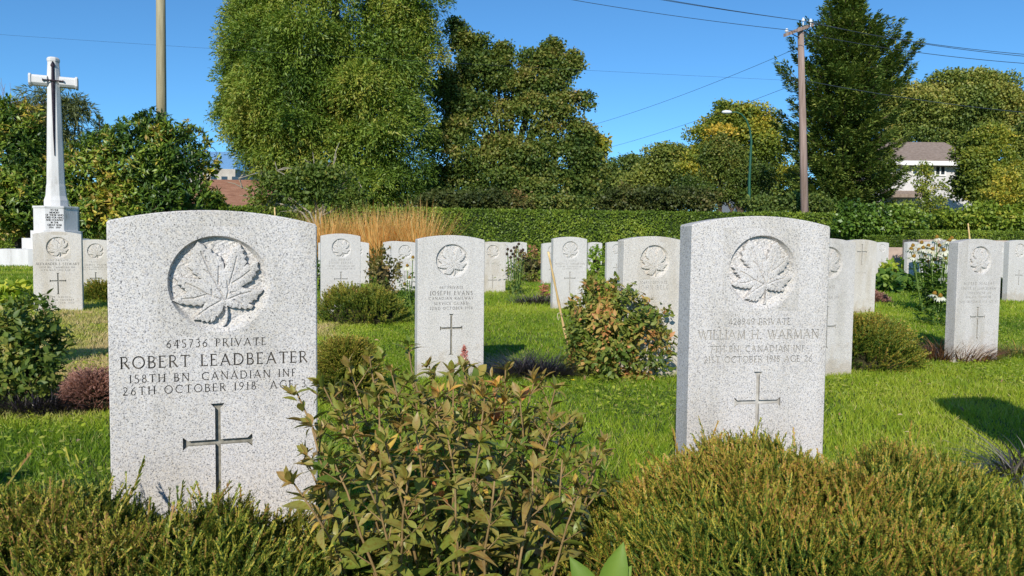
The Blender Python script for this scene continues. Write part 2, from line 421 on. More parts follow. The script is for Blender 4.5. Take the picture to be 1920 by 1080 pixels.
def _ribbon(pts, w):
    closed = len(pts) > 3 and abs(pts[0][0] - pts[-1][0]) < 1e-6 and abs(pts[0][1] - pts[-1][1]) < 1e-6
    p = [Vector((a, b)) for a, b in pts]
    if closed: p = p[:-1]
    n = len(p); L, Rr = [], []
    for i in range(n):
        a = p[i - 1] if (i > 0 or closed) else p[i]
        c = p[(i + 1) % n] if (i < n - 1 or closed) else p[i]
        d1 = (p[i] - a); d2 = (c - p[i])
        d1 = d1.normalized() if d1.length > 1e-9 else d2.normalized()
        d2 = d2.normalized() if d2.length > 1e-9 else d1
        t = (d1 + d2)
        t = t.normalized() if t.length > 1e-3 else d1
        nn = Vector((-t.y, t.x)); k = w / 2 / max(0.5, nn.dot(Vector((-d1.y, d1.x))))
        L.append(p[i] + nn * k); Rr.append(p[i] - nn * k)
    q = []
    for i in range(n if closed else n - 1):
        j = (i + 1) % n
        q.append([Rr[i], Rr[j], L[j], L[i]])
    return q
def text_quads(txt, cap, width, cx, base, wm=1.0):
    "centred line of capitals fitted to a width"
    adv = [GL[c][0] * cap for c in txt]
    gap = (width - sum(adv)) / max(1, len(txt) - 1)
    x = cx - width / 2
    out = []
    for c, a in zip(txt, adv):
        for pts, w in GL[c][1]:
            for q in _ribbon(pts, w * wm):
                out.append([(x + v.x * cap, base + v.y * cap) for v in q])
        x += a + gap
    return out
def cross_poly(cx, top, bar, bot, hw, w=0.0102):
    "flared latin cross, all in metres"
    h = w / 2; e = 0.013; k = 0.009
    return [(cx - e, top), (cx + e, top), (cx + h, top - k), (cx + h, bar + h), (cx + hw - k, bar + h), (cx + hw, bar + e),
            (cx + hw, bar - e), (cx + hw - k, bar - h), (cx + h, bar - h), (cx + h, bot + k), (cx + e, bot), (cx - e, bot), (cx - h, bot + k),
            (cx - h, bar - h), (cx - hw + k, bar - h), (cx - hw, bar - e), (cx - hw, bar + e), (cx - hw + k, bar + h), (cx - h, bar + h), (cx - h, top - k)]

# ---- maple leaf emblem (relief patch), outline in sheet units, circle centre (920,612) radius 375 x 350
ER = 0.0865
_LP = [(978,800),(965,850),(925,900),(915,888),(905,922),(870,945),(872,915),(842,944),(825,925),(800,938),(795,918),(735,922),
 (762,885),(800,838),(825,793),(790,812),(768,800),(740,812),(715,796),(690,806),(660,790),(630,792),(575,765),(612,738),(650,722),(690,700),
 (668,688),(672,672),(640,668),(648,648),(610,642),(622,618),(580,588),(650,582),(720,590),(805,600),(772,585),(768,568),(730,552),(728,530),(690,505),
 (705,470),(680,432),(722,410),(715,370),(745,350),(775,303),(830,335),(838,360),(878,362),(885,392),(920,392),(928,418),(955,418),(962,455),(978,465),(985,522),
 (995,450),(1015,430),(1010,400),(1045,385),(1048,350),(1115,323),(1122,356),(1145,368),(1132,398),(1162,414),(1146,442),(1168,462),(1140,500),
 (1165,480),(1190,488),(1210,466),(1258,460),(1248,500),(1266,522),(1232,542),(1240,570),(1206,586),(1208,612),(1172,628),(1120,660),
 (1150,672),(1190,676),(1240,682),(1300,684),(1278,715),(1252,730),(1245,765),(1212,768),(1205,788),(1168,792),(1195,800),(1218,812),(1196,842),(1166,832),
 (1150,846),(1120,828),(1105,842),(1080,826),(1045,830),(1003,812),(1010,870),(1006,920),(990,965),(962,978),(985,930),(988,870)]
_VN = [[(985,765),(875,560),(800,385)],[(875,560),(825,525)],[(998,760),(1015,690),(1005,620)],[(1018,655),(1060,520),(1085,420)],[(1045,630),(1120,585),(1190,530)],
 [(935,640),(940,500)],[(962,762),(840,715),(770,670),(680,630)],[(840,720),(740,748),(650,755)],[(888,722),(880,682)],[(1008,760),(1110,720),(1195,700)],[(950,772),(860,820),(770,885)],
 [(1030,706),(1062,702)],[(1060,765),(1115,795)],[(845,460),(838,425)],[(990,800),(996,860)]]
def _u(p): return ((p[0] - 920) / 375 * ER, -(p[1] - 612) / 350 * ER)
def _segdist(X, Y, pts, closed=False):
    d = np.full(X.shape, 9.0)
    n = len(pts)
    for i in range(n if closed else n - 1):
        (ax, ay), (bx, by) = pts[i], pts[(i + 1) % n]
        dx, dy = bx - ax, by - ay
        t = np.clip(((X - ax) * dx + (Y - ay) * dy) / (dx * dx + dy * dy + 1e-12), 0, 1)
        d = np.minimum(d, np.hypot(X - ax - t * dx, Y - ay - t * dy))
    return d
def _inpoly(X, Y, pts):
    c = np.zeros(X.shape, bool); n = len(pts)
    for i in range(n):
        (ax, ay), (bx, by) = pts[i], pts[(i + 1) % n]
        if ay == by: continue
        k = (ay > Y) != (by > Y)
        c ^= k & (X < (bx - ax) * (Y - ay) / (by - ay) + ax)
    return c
EH = 0.106      # half size of the emblem patch
def emblem_mesh(n, name):
    g = np.linspace(-EH, EH, n + 1)
    X, Z = np.meshgrid(g, g)
    lp = [_u(p) for p in _LP]
    r = np.hypot(X, Z); th = np.arctan2(Z, X)
    lr = 0.5 + 0.5 * np.cos(th - R_(-45))              # 1 towards lower right, where the sinking fades out
    rmp = 0.0012 + 0.019 * lr ** 1.6
    rout = ER + 0.017 * lr ** 1.6
    bgd = 0.0130 * np.clip((rout - r) / rmp, 0, 1) * (1 - 0.10 * lr)
    bgd *= 1 + 0.04 * np.sin(X * 420 + 3 * np.sin(Z * 300))
    ins = _inpoly(X, Z, lp)
    de = _segdist(X, Z, lp, True)
    leaf = 0.0003 + 0.0016 * np.exp(-de / 0.004) + 0.0022 * ss(0.0, 0.10, -X + Z)
    ang = np.arctan2(Z - _u((985, 765))[1], X - _u((985, 765))[0])
    leaf += 0.0004 * np.cos(ang * 11) * ss(0.01, 0.05, np.hypot(X - 0.015, Z + 0.037))
    for v in _VN:
        dv = _segdist(X, Z, [_u(p) for p in v])
        leaf += 0.0030 * np.exp(-(dv / 0.0012) ** 2)
    D = np.where(ins, np.minimum(leaf, np.maximum(bgd, 0.0) + 0.0004), bgd)
    edge = np.maximum(np.abs(X), np.abs(Z)) > EH * 0.985
    D = np.where(edge, 0, D)
    V = np.stack([X.ravel(), D.ravel(), Z.ravel()], 1)
    i = np.arange(n)[:, None] * (n + 1) + np.arange(n)[None, :]
    F = np.stack([i, i + 1, i + n + 2, i + n + 1], -1).reshape(-1, 4)
    me = bpy.data.meshes.new(name)
    me.from_pydata([tuple(v) for v in V.tolist()], [], F.tolist())
    me.update()
    return me
EM = {'hi': emblem_mesh(230, 'maple_leaf_emblem'), 'mid': emblem_mesh(110, 'maple_leaf_emblem_coarse'), 'lo': emblem_mesh(56, 'maple_leaf_emblem_small')}
_emcache = {}
def emblem_for(det, mat):
    k = (det, mat.name)
    if k not in _emcache:
        me = EM[det].copy(); me.materials.append(M_FACE[mat.name]); _emcache[k] = me
    return _emcache[k]
SW, ST, SH = 0.381, 0.078, 0.81
def build_stone(loc, phi, label, mat, lines=(), cross=None, det='mid', H=SH, emblem=True, group=None, T=ST, cutmat=None, cdepth=0.0095):
    """lines: (text, cap, width, baseline below the peak); cross: (top, bar, bottom) below the peak; local z=0 is H below the peak"""
    root = empty('headstone', loc, phi)
    tag(root, label, 'headstone', group or 'granite war grave headstones')
    hw = SW / 2; top = H; c = 0.0025
    def outline(ins):
        w = hw - ins; pts = [(-w, -0.12), (w, -0.12)]
        drop = 0.024; R = (hw * hw + drop * drop) / (2 * drop)
        pts.append((w, top - drop - 0.004 - ins * .6))
        for i in range(17):
            u = w - 0.003 - (2 * w - 0.006) * i / 16
            pts.append((u, top - ins - R + math.sqrt(R * R - u * u)))
        pts.append((-w, top - drop - 0.004 - ins * .6))
        return pts
    vin = outline(c); faces = [vin]; cls = ['slab']
    cz = top - 0.137
    if emblem:
        faces.append([(-EH, cz - EH), (EH, cz - EH), (EH, cz + EH), (-EH, cz + EH)]); cls.append('hole')
    for (txt, cap, width, b) in lines:
        for q in text_quads(txt, cap, width, 0, top - b):
            faces.append(q); cls.append('let')
    if cross:
        faces.append(cross_poly(0, top - cross[0], top - cross[1], top - cross[2], 0.064)); cls.append('cross')
    vs, es = [], []
    for f in faces:
        b = len(vs); vs += [Vector(p) for p in f]; es += [(b + i, b + (i + 1) % len(f)) for i in range(len(f))]
    ov, oe, of, _, _, _ = delaunay_2d_cdt(vs, es, [], 0, 1e-6)
    dep = {'slab': 0.0, 'let': 0.0026, 'cross': cdepth}
    cen = np.array([[sum(ov[i].x for i in f) / len(f), sum(ov[i].y for i in f) / len(f)] for f in of])
    fc = np.array(['slab'] * len(of), dtype=object)
    for cl in ('let', 'cross', 'hole'):
        hit = np.zeros(len(of), bool)
        for f, c_ in zip(faces, cls):
            if c_ == cl: hit |= _inpoly(cen[:, 0], cen[:, 1], f)
        fc[hit] = cl
    fc[~_inpoly(cen[:, 0], cen[:, 1], vin)] = 'out'
    parts = {'slab': MB(), 'let': MB(), 'cross': MB()}
    edges = {}
    for k, (f, cl) in enumerate(zip(of, fc)):
        if cl in ('hole', 'out'): continue
        a = sum(ov[f[i]].x * ov[f[(i + 1) % len(f)]].y - ov[f[(i + 1) % len(f)]].x * ov[f[i]].y for i in range(len(f)))
        if a < 0: f = f[::-1]
        y = dep[cl]
        parts[cl].add([(ov[i].x, y, ov[i].y) for i in f], [tuple(range(len(f)))])
        for i in range(len(f)):
            edges.setdefault(frozenset((f[i], f[(i + 1) % len(f)])), []).append(cl)
    for e, cl in edges.items():
        if len(cl) == 2 and dep[cl[0]] != dep[cl[1]]:
            a, b = tuple(e); lo, hi = sorted(cl, key=lambda c_: dep[c_])
            A, B = ov[a], ov[b]
            parts[hi].add([(A.x, dep[lo], A.y), (B.x, dep[lo], B.y), (B.x, dep[hi], B.y), (A.x, dep[hi], A.y)], [(0, 1, 2, 3)])
    s = parts['slab']; vo = outline(0)
    s.loft([[(p[0], 0, p[1]) for p in vin], [(p[0], c, p[1]) for p in vo], [(p[0], T - c, p[1]) for p in vo], [(p[0], T, p[1]) for p in vin]], caps=False)
    s.add([(p[0], T, p[1]) for p in vin], [tuple(range(len(vin)))])
    s.build('slab', mat, root)
    cm = cutmat or M_CUT
    if parts['let'].f: parts['let'].build('inscription', cm, root)
    if parts['cross'].f:
        parts['cross'].build('incised_cross', M_CROSSCUT if cm is M_CUT else M_CUTP, root)
    if emblem:
        e = bpy.data.objects.new('maple_leaf_emblem', emblem_for(det, mat))
        e.location = (0, 0, cz); e.parent = root; COL.objects.link(e)
    return root
def solve_stone(xl, xr, ytop, phi, ym=None, w=SW):
    "face edges at row ym in the photograph -> base centre of the face, height of the peak"
    s_, c_ = math.sin(phi), math.cos(phi)
    ym = ym or ytop + 60
    al, ar = ray_px(xl, ym).x, ray_px(xr, ym).x
    Y = w * (c_ - ar * s_) / (ar - al)
    x = al * Y + w / 2 * c_; y = Y + w / 2 * s_
    z = EYE.z + ray_px((xl + xr) / 2, ytop).z * y
    return x, y, z
STONES = []
def stone(xl, xr, ytop, phid, label, mat=None, H=SH, ym=None, **k):
    phi = R_(phid)
    x, y, z = solve_stone(xl, xr, ytop, phi, ym)
    STONES.append((label[:40], round(x, 2), round(y, 2), round(z, 3), round(float(gz(x, y)), 3)))
    return build_stone((x, y, z - H), phi, label, mat or M_GRAN, H=H, **k)
INS = lambda no, name, nw, unit_, uw, date, dw, now=0.18: [(no, .0155, now, .270), (name, .0235, nw, .308), (unit_, .0155, uw, .335), (date, .0155, dw, .358)]
# front row
stone(204, 595, 394, 19, 'large grey granite headstone of Robert Leadbeater, nearest the camera at left', det='hi', ym=700, H=0.82,
      lines=[('645736 PRIVATE', .0155, .182, .2655), ('ROBERT LEADBEATER', .0235, .342, .3035), ('158TH BN. CANADIAN INF.', .0158, .312, .331), ('26TH OCTOBER 1918  AGE-3', .0158, .335, .354)],
      cross=(.378, .4545, .62))
stone(1293, 1551, 405, 10, 'near grey granite headstone of William H. Warman, heather at its foot', det='hi', ym=620, cdepth=.0075, H=0.82,
      lines=[('428949 PRIVATE', .0168, .172, .2790), ('WILLIAM H. WARMAN', .0245, .335, .3160), ('7TH BN. CANADIAN INF.', .0168, .268, .3490), ('21ST OCTOBER 1918 AGE 26', .0168, .30, .3760)],
      cross=(.400, .4790, .64), cutmat=M_CUTP)
# second row
stone(783, 908, 441, 18, 'headstone of Joseph Evans, Canadian Railway Service Guard, behind the leafy perennial', M_GRANW, det='hi', ym=560,
      lines=[('667 PRIVATE', .0155, .135, .2975), ('JOSEPH EVANS', .0225, .245, .3330), ('CANADIAN RAILWAY', .0155, .255, .3590), ('SERVICE GUARD', .0155, .195, .3870), ('22ND OCTOBER 1918', .0155, .245, .4140)],
      cross=(.439, .518, .668))
stone(1169, 1281, 443, 19, 'beige weathered headstone of John Bell behind the round leafy shrub', M_GRANB, det='hi', ym=520,
      lines=[('706955 PRIVATE', .0155, .176, .268), ('JOHN BELL', .0225, .19, .300)], cutmat=M_CUTP)
stone(62, 154, 434, 22, 'headstone of Alexander J. Stewart standing before the tall white cross', M_GRANB, ym=510, H=.80,
      lines=[('21767 PRIVATE', .0155, .17, .264), ('ALEXANDER J. STEWART', .0225, .34, .300), ('28TH BN. CANADIAN INF.', .0155, .29, .327), ('30TH MAY 1915 AGE 37', .0155, .27, .352),
             ('AFTER SERVING', .0135, .19, .592), ('KING AND COUNTRY', .0135, .245, .618), ('AUGUST 15TH 1917', .0135, .24, .644)],
      cross=(.369, .44, .56), cutmat=None)
stone(1794, 1876, 448, 18, 'headstone of Alfred Sealeaf right of the white coneflowers, reddish tuft at its foot', ym=540,
      lines=[('ALFRED SEALEAF', .019, .265, .305), ('SERVED AS JOHN DURKIN', .0145, .30, .337), ('STOKER RNCVR 1487', .0145, .235, .366), ('H.M.C.S. RAINBOW', .0145, .22, .393), ('25TH SEPTEMBER 1918 AGE 42', .0145, .34, .424)],
      cross=(.453, .520, .665), cutmat=M_CUTP)
stone(1502, 1603, 447, 18, 'headstone half hidden behind the right side of the Warman stone', det='mid', ym=520, cutmat=M_CUTP,
      lines=[('PRIVATE', .0155, .10, .29), ('CANADIAN INF.', .0155, .18, .352)], cross=(.395, .515, .64))
# third row and beyond
stone(146, 212, 449, 20, 'headstone of James Plow between the Stewart and Leadbeater stones', M_GRANB, ym=500,
      lines=[('PRIVATE', .0145, .13, .28), ('JAMES PLOW', .0215, .24, .318), ('7TH BN. CANADIAN INF.', .0145, .29, .345), ('31ST MARCH 1919 AGE', .0145, .27, .370)], cross=(.40, .472, .62))
stone(602, 676, 438, 20, 'headstone of John Ferris before the tawny ornamental grasses', M_GRANW, ym=490, cutmat=M_CUTP,
      lines=[('2021 SERGEANT', .0145, .19, .262), ('JOHN FERRIS', .0215, .23, .297), ('7TH BN. CANADIAN INF.', .0145, .28, .325), ('15TH OCTOBER 1916', .0145, .27, .352)], cross=(.375, .445, .60))
stone(1037, 1100, 444, 15, 'headstone of Joseph O. Thompson behind the leaning bamboo stake', M_GRANW, ym=510, cutmat=M_CUTP,
      lines=[('PRIVATE', .0145, .13, .265), ('JOSEPH O. THOMPSON', .021, .335, .300), ('75TH BN. CANADIAN INF.', .0145, .30, .326), ('12 APRIL 1918', .0145, .17, .350)], cross=(.375, .445, .60))
stone(899.5, 948, 453, 18, 'beige headstone of McCurdy half hidden behind the Evans stone', M_GRANB, ym=500, det='lo', cutmat=M_CUTP,
      lines=[('MCCURDY', .0215, .20, .318)], cross=(.47, .545, .66))
stone(734, 784, 453, 18, 'headstone left of the Evans stone with white coneflowers before it', M_GRANW, ym=495, det='lo', cutmat=M_CUTP,
      lines=[('ALFRED', .0215, .15, .318)], cross=(.42, .49, .60))
far = [
 (719, 764, 452, 18, 'pale headstone just showing left of the Alfred stone, third from the grasses'),
 (645, 692, 453, 14, 'pale headstone peeping out behind the right edge of the Ferris stone'),
 (597, 640, 453, 18, 'pale headstone mostly hidden behind the left edge of the Ferris stone'),
 (927, 964, 454, 18, 'small headstone behind the seed heads right of the McCurdy stone'),
 (960, 988, 453.5, 18, 'small pale headstone left of the reddish bush'),
 (1017, 1055, 455, 18, 'headstone peeping out left of the Thompson stone'),
 (1138, 1174, 453, 18, 'headstone with a dark spindly stem before it, left of the Bell stone'),
 (1641, 1666, 454, 16, 'headstone right of the stone that bears a cross on top'),
 (1892, 1932, 450, 18, 'headstone at the right edge of the photograph with low heather before it'),
 (1858, 1888, 452, 18, 'headstone showing between the Sealeaf stone and the rightmost stone'),
 (1768, 1800, 449.5, 18, 'pale headstone behind the left edge of the Sealeaf stone'),
 (1730, 1757, 453, 18, 'pale headstone behind the white coneflower blooms'),
 (1701, 1726, 454, 20, 'small headstone left of the coneflowers, nearer of two'),
 (1699, 1722, 453, 20, 'small headstone left of the coneflowers, farther of two'),
 (40, 66, 462, 20, 'pale headstone far left hidden behind the Stewart stone'),
]
for (a, b, t, ph, lab) in far[:-1]:
    stone(a, b, t, ph, lab, M_GRANW, ym=t + 30, det='lo', cross=(.40, .47, .60), cutmat=M_CUTP)
stone(1587, 1642, 449, 18, 'headstone with a cross carved at its top instead of a maple leaf', M_GRANB, ym=520, det='lo', emblem=False, cross=(.05, .13, .27), cutmat=M_CUTP,
      lines=[('PRIVATE', .0135, .12, .36)])
stone(1103, 1129, 454, 16, 'tiny far headstone with a small cross right of the Thompson stone', M_GRANW, ym=475, det='lo', emblem=False, cross=(.10, .17, .32), cutmat=M_CUTP)
# the two neighbours of the front row just outside the frame; their shadows fall into it
build_stone((1.98, 2.40, 0.0), R_(14), 'headstone outside the right edge casting the long shadow on the lawn', M_GRAN, det='lo')
build_stone((-1.94, 0.96, 0.0), R_(19), 'headstone outside the left edge casting the shadow at lower left', M_GRAN, det='lo')
build_stone((-2.95, 3.60, 0.02), R_(20), 'headstone outside the left edge casting the shadow behind the left shrub', M_GRAN, det='lo')
for s_ in STONES: print(s_)

# ================================================================== GROUND AND LAWN
gx = np.concatenate([-np.geomspace(400, 12, 14), np.linspace(-11, 11, 90), np.geomspace(12, 400, 14)])
gy = np.concatenate([[-200, -60, -20, -6, -2], np.linspace(-1, 16, 90), np.geomspace(17, 600, 16)])
XX, YY = np.meshgrid(gx, gy)
ZZ = gz(XX, YY)
V = np.stack([XX.ravel(), YY.ravel(), ZZ.ravel()], 1)
i = np.arange(len(gy) - 1)[:, None] * len(gx) + np.arange(len(gx) - 1)[None, :]
F = np.stack([i, i + 1, i + len(gx) + 1, i + len(gx)], -1).reshape(-1, 4)
M_SOIL = noisy('turf_soil', [(0.3, (0.035, 0.05, 0.012)), (0.55, (0.075, 0.11, 0.022)), (0.75, (0.13, 0.13, 0.05))], 9, 6, rough=0.95, bump=0.01, bscale=60)
tag(mesh_np('ground', V, [F], M_SOIL, smooth=True), kind='structure')

M_GRASS = foliage('lawn_grass', [(0.0, (0.055, 0.125, 0.012)), (0.35, (0.19, 0.29, 0.018)), (0.6, (0.36, 0.42, 0.035)), (0.8, (0.43, 0.40, 0.11)), (1.0, (0.60, 0.46, 0.24))], rough=0.45, trans=0.35)
def grass_patch(soup, y0, y1, dens, hgt, wid, nseg=2):
    xm = lambda y: 0.74 * y + 0.6
    area = (xm(y0) + xm(y1)) * (y1 - y0)
    n = int(area * dens)
    y = np.sqrt(rng.random(n) * (y1 ** 2 - y0 ** 2) + y0 ** 2)
    x = (rng.random(n) * 2 - 1) * xm(y)
    base = np.stack([x, y, gz(x, y) - 0.004], 1)
    dry = vnoise(base + 50, 1.1); fine = vnoise(base + 20, 7.0)
    left = ss(-0.9, -1.8, x) * ss(2.7, 3.6, y) * (1 - ss(6.5, 8, y))
    keep = rng.random(n) < 0.65 + 0.5 * fine
    tone = 0.16 + 0.44 * dry + 0.20 * (fine - .4) + 0.50 * left * (0.35 + fine) + rng.normal(0, .10, n)
    tone = np.where(rng.random(n) < 0.04, 0.85, tone)
    d = rdir(n) * np.array([1, 1, 0.3]) * 0.75 + np.array([0, 0, 1.0])
    sc = hgt * (0.55 + 0.8 * rng.random(n)) * (0.7 + 0.6 * vnoise(base + 9, 3.0))
    tv, tf = blade_tpl(1.0, 0.35, nseg)
    S = np.stack([wid * (0.6 + 0.8 * rng.random(n)), sc, sc], 1)
    M = frames(d, rdir(n), S)
    k = keep
    soup.add(tv, tf, M[k], base[k], tone[k])
sp = Soup()
grass_patch(sp, 1.0, 3.0, 17000, 0.034, 0.0017, 3)
grass_patch(sp, 3.0, 5.2, 14500, 0.033, 0.0021)
grass_patch(sp, 5.2, 8.5, 6500, 0.037, 0.0031)
grass_patch(sp, 8.5, 14, 1900, 0.050, 0.0060, 1)
grass_patch(sp, 14, 24, 500, 0.065, 0.012, 1)
tag(sp.build('lawn_grass', M_GRASS), kind='stuff')
# clover and weeds in the turf: small round leaves
sp = Soup(); n = 26000
y = 2.2 + rng.random(n) ** 0.8 * 5.5; x = (rng.random(n) * 2 - 1) * (0.72 * y + .3)
b = np.stack([x, y, gz(x, y) + 0.022 + 0.02 * rng.random(n)], 1)
k = vnoise(b, 1.7) > 0.50; b = b[k]; n = len(b)
sp.add(*ROUND, frames(rdir(n) * np.array([1, 1, .2]), np.array([0, 0, 1.0]) + .5 * rdir(n), 0.010 + 0.010 * rng.random(n)), b, 0.45 + 0.3 * rng.random(n))
tag(sp.build('clover', M_GRASS), kind='stuff')

# dry leaves dropped on the turf
sp = Soup(); n = 420; y = 1.6 + rng.random(n) ** .7 * 9; x = (rng.random(n) * 2 - 1) * (.72 * y + .3)
b = np.stack([x, y, gz(x, y) + 0.03 + 0.012 * rng.random(n)], 1)
tp_ = leaf_tpl(.24, 3, .12, .3, .5)
sp.add(tp_[0], tp_[1], frames(rdir(n) * [1, 1, .3], np.array([0, 0, 1.0]) + .6 * rdir(n), .016 + .02 * rng.random(n)), b, rng.random(n))
M_DRY = foliage('dry_fallen_leaf', [(0, (.16, .09, .04)), (.5, (.36, .22, .10)), (1, (.58, .46, .26))], trans=.2)
tag(sp.build('fallen_leaves', M_DRY), kind='stuff')

# ================================================================== PLANT BUILDERS
UP = np.array([0, 0, 1.0])
def heather(c, rx, ry, h, n, label, mat, shoot=0.13, ndl=80, nw=0.0011, nl=0.007, cat='heather', group='heather cushions at the graves', spike=0.0, spl=1.6, name='heather_cushion'):
    root = empty(name, c); tag(root, label, cat, group)
    tv, tf, ta = [], [], []
    variants = []
    for q in range(5):
        sp_ = Soup(); t = np.sort(rng.random(ndl)) * 0.92 + 0.08
        cur = rng.normal(0, .16, 2)
        axis = np.stack([cur[0] * t ** 2, t, cur[1] * t ** 2], 1)
        az = rng.random(ndl) * 6.283
        d = np.stack([np.cos(az), 0.75 + 0.5 * t, np.sin(az)], 1)
        L = nl / shoot * (1.15 - 0.5 * t ** 3)
        M = frames(d, UP + .1, np.stack([np.full(ndl, nw / shoot / .28), L, L], 1))
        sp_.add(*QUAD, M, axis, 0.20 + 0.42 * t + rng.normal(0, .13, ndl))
        # twig
        tt = np.linspace(0, 1, 6); ax = np.stack([cur[0] * tt ** 2, tt, cur[1] * tt ** 2], 1); w = .0009 / shoot
        VV = np.concatenate([ax + [w, 0, 0], ax - [w, 0, 0]]); FF = np.array([[i_, i_ + 1, i_ + 7, i_ + 6] for i_ in range(5)])
        sp_.raw(VV, FF, np.full(12, 0.9))
        variants.append((np.concatenate(sp_.V), np.concatenate(sp_.F), np.concatenate(sp_.A)))
    out = Soup()
    for q, (v_, f_, a_) in enumerate(variants):
        k = n // 5
        th = rng.random(k) * 6.283; r = np.sqrt(rng.random(k))
        ux, uy = r * np.cos(th), r * np.sin(th)
        lump = 0.82 + 0.36 * vnoise(np.stack([ux * rx, uy * ry, ux * 0], 1) + 3, 9)
        zs = h * np.power(np.clip(1 - r ** 3.4, 0, 1), 0.5) * lump
        depth = rng.random(k) ** 1.5 * 0.10
        d = np.stack([ux * .75 / max(rx, .1) * .35, uy * .75 / max(ry, .1) * .3, 0.75 + 0 * ux], 1) + rdir(k) * 0.42
        d = unit(d)
        L0 = shoot * (0.6 + 0.6 * rng.random(k)); L = L0 * np.where(rng.random(k) < spike, spl, 1.0)
        pos = np.stack([ux * rx, uy * ry, zs - depth * h - 0.4 * shoot * 1.0], 1) - d * (L * 0.35)[:, None]
        pos[:, 2] = np.maximum(pos[:, 2], 0.0)
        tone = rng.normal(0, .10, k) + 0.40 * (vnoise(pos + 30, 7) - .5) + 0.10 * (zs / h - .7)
        V0 = frames(d, rdir(k), np.stack([np.minimum(L, L0 * 1.1), L, np.minimum(L, L0 * 1.1)], 1))
        kk, nn_ = k, len(v_)
        VV = np.einsum('kij,nj->kni', V0, v_) + pos[:, None, :]
        FF = f_[None] + (nn_ * np.arange(kk))[:, None, None]
        AA = a_[None, :] + tone[:, None]
        out.raw(VV.reshape(-1, 3), FF.reshape(-1, 4), AA.ravel())
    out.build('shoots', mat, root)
    # solid core, its dark colour standing for the woody, shaded inside
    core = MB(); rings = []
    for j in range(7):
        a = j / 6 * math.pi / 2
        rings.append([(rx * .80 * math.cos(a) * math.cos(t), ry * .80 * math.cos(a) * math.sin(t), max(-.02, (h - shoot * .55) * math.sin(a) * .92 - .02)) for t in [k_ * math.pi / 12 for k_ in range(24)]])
    core.loft(rings); core.build('dark_cushion_core', M_CORE, root)
    return root
M_CORE = noisy('dark_plant_core', [(0.3, (0.02, 0.018, 0.008)), (0.7, (0.06, 0.055, 0.02))], 60, rough=0.95, bump=0.01)  # near-black brown: inner shade of the plants put into the colour
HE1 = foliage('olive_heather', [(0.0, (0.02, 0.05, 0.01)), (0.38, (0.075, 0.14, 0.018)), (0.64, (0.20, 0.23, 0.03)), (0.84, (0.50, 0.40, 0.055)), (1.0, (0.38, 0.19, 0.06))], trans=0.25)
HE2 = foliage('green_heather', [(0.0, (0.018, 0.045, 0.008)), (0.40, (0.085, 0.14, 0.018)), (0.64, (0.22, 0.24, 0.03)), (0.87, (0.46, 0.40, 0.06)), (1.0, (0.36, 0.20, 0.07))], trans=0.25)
HE3 = foliage('faded_pink_heath', [(0.0, (0.08, 0.05, 0.03)), (0.5, (0.28, 0.13, 0.10)), (1.0, (0.52, 0.30, 0.24))], trans=0.2)

def tuft(c, rx, ry, n, L, w, label, mat, cat='grass tuft', group=None, lean=0.55, bend=0.5, var=(0.2, 0.6), name='grass_tuft', parent=None, part='blades', nseg=4):
    root = parent
    if root is None:
        root = empty(name, c); tag(root, label, cat, group)
    th = rng.random(n) * 6.283; r = np.sqrt(rng.random(n))
    pos = np.stack([r * np.cos(th) * rx, r * np.sin(th) * ry, 0 * r - .005], 1)
    d = np.stack([r * np.cos(th) * lean, r * np.sin(th) * lean, 1 + 0 * r], 1) + rdir(n) * lean * .55
    d[:, 2] = np.abs(d[:, 2]) + .15
    tv, tf = blade_tpl(1.0, bend, nseg)
    LL = L * (0.55 + 0.6 * rng.random(n))
    M = frames(d, UP * 1.0 + .05 * rdir(n), np.stack([w * (0.7 + .6 * rng.random(n)), LL, LL], 1))
    s_ = Soup(); s_.add(tv, tf, M, pos, var[0] + (var[1] - var[0]) * rng.random(n))
    s_.build(part, mat, root)
    return root
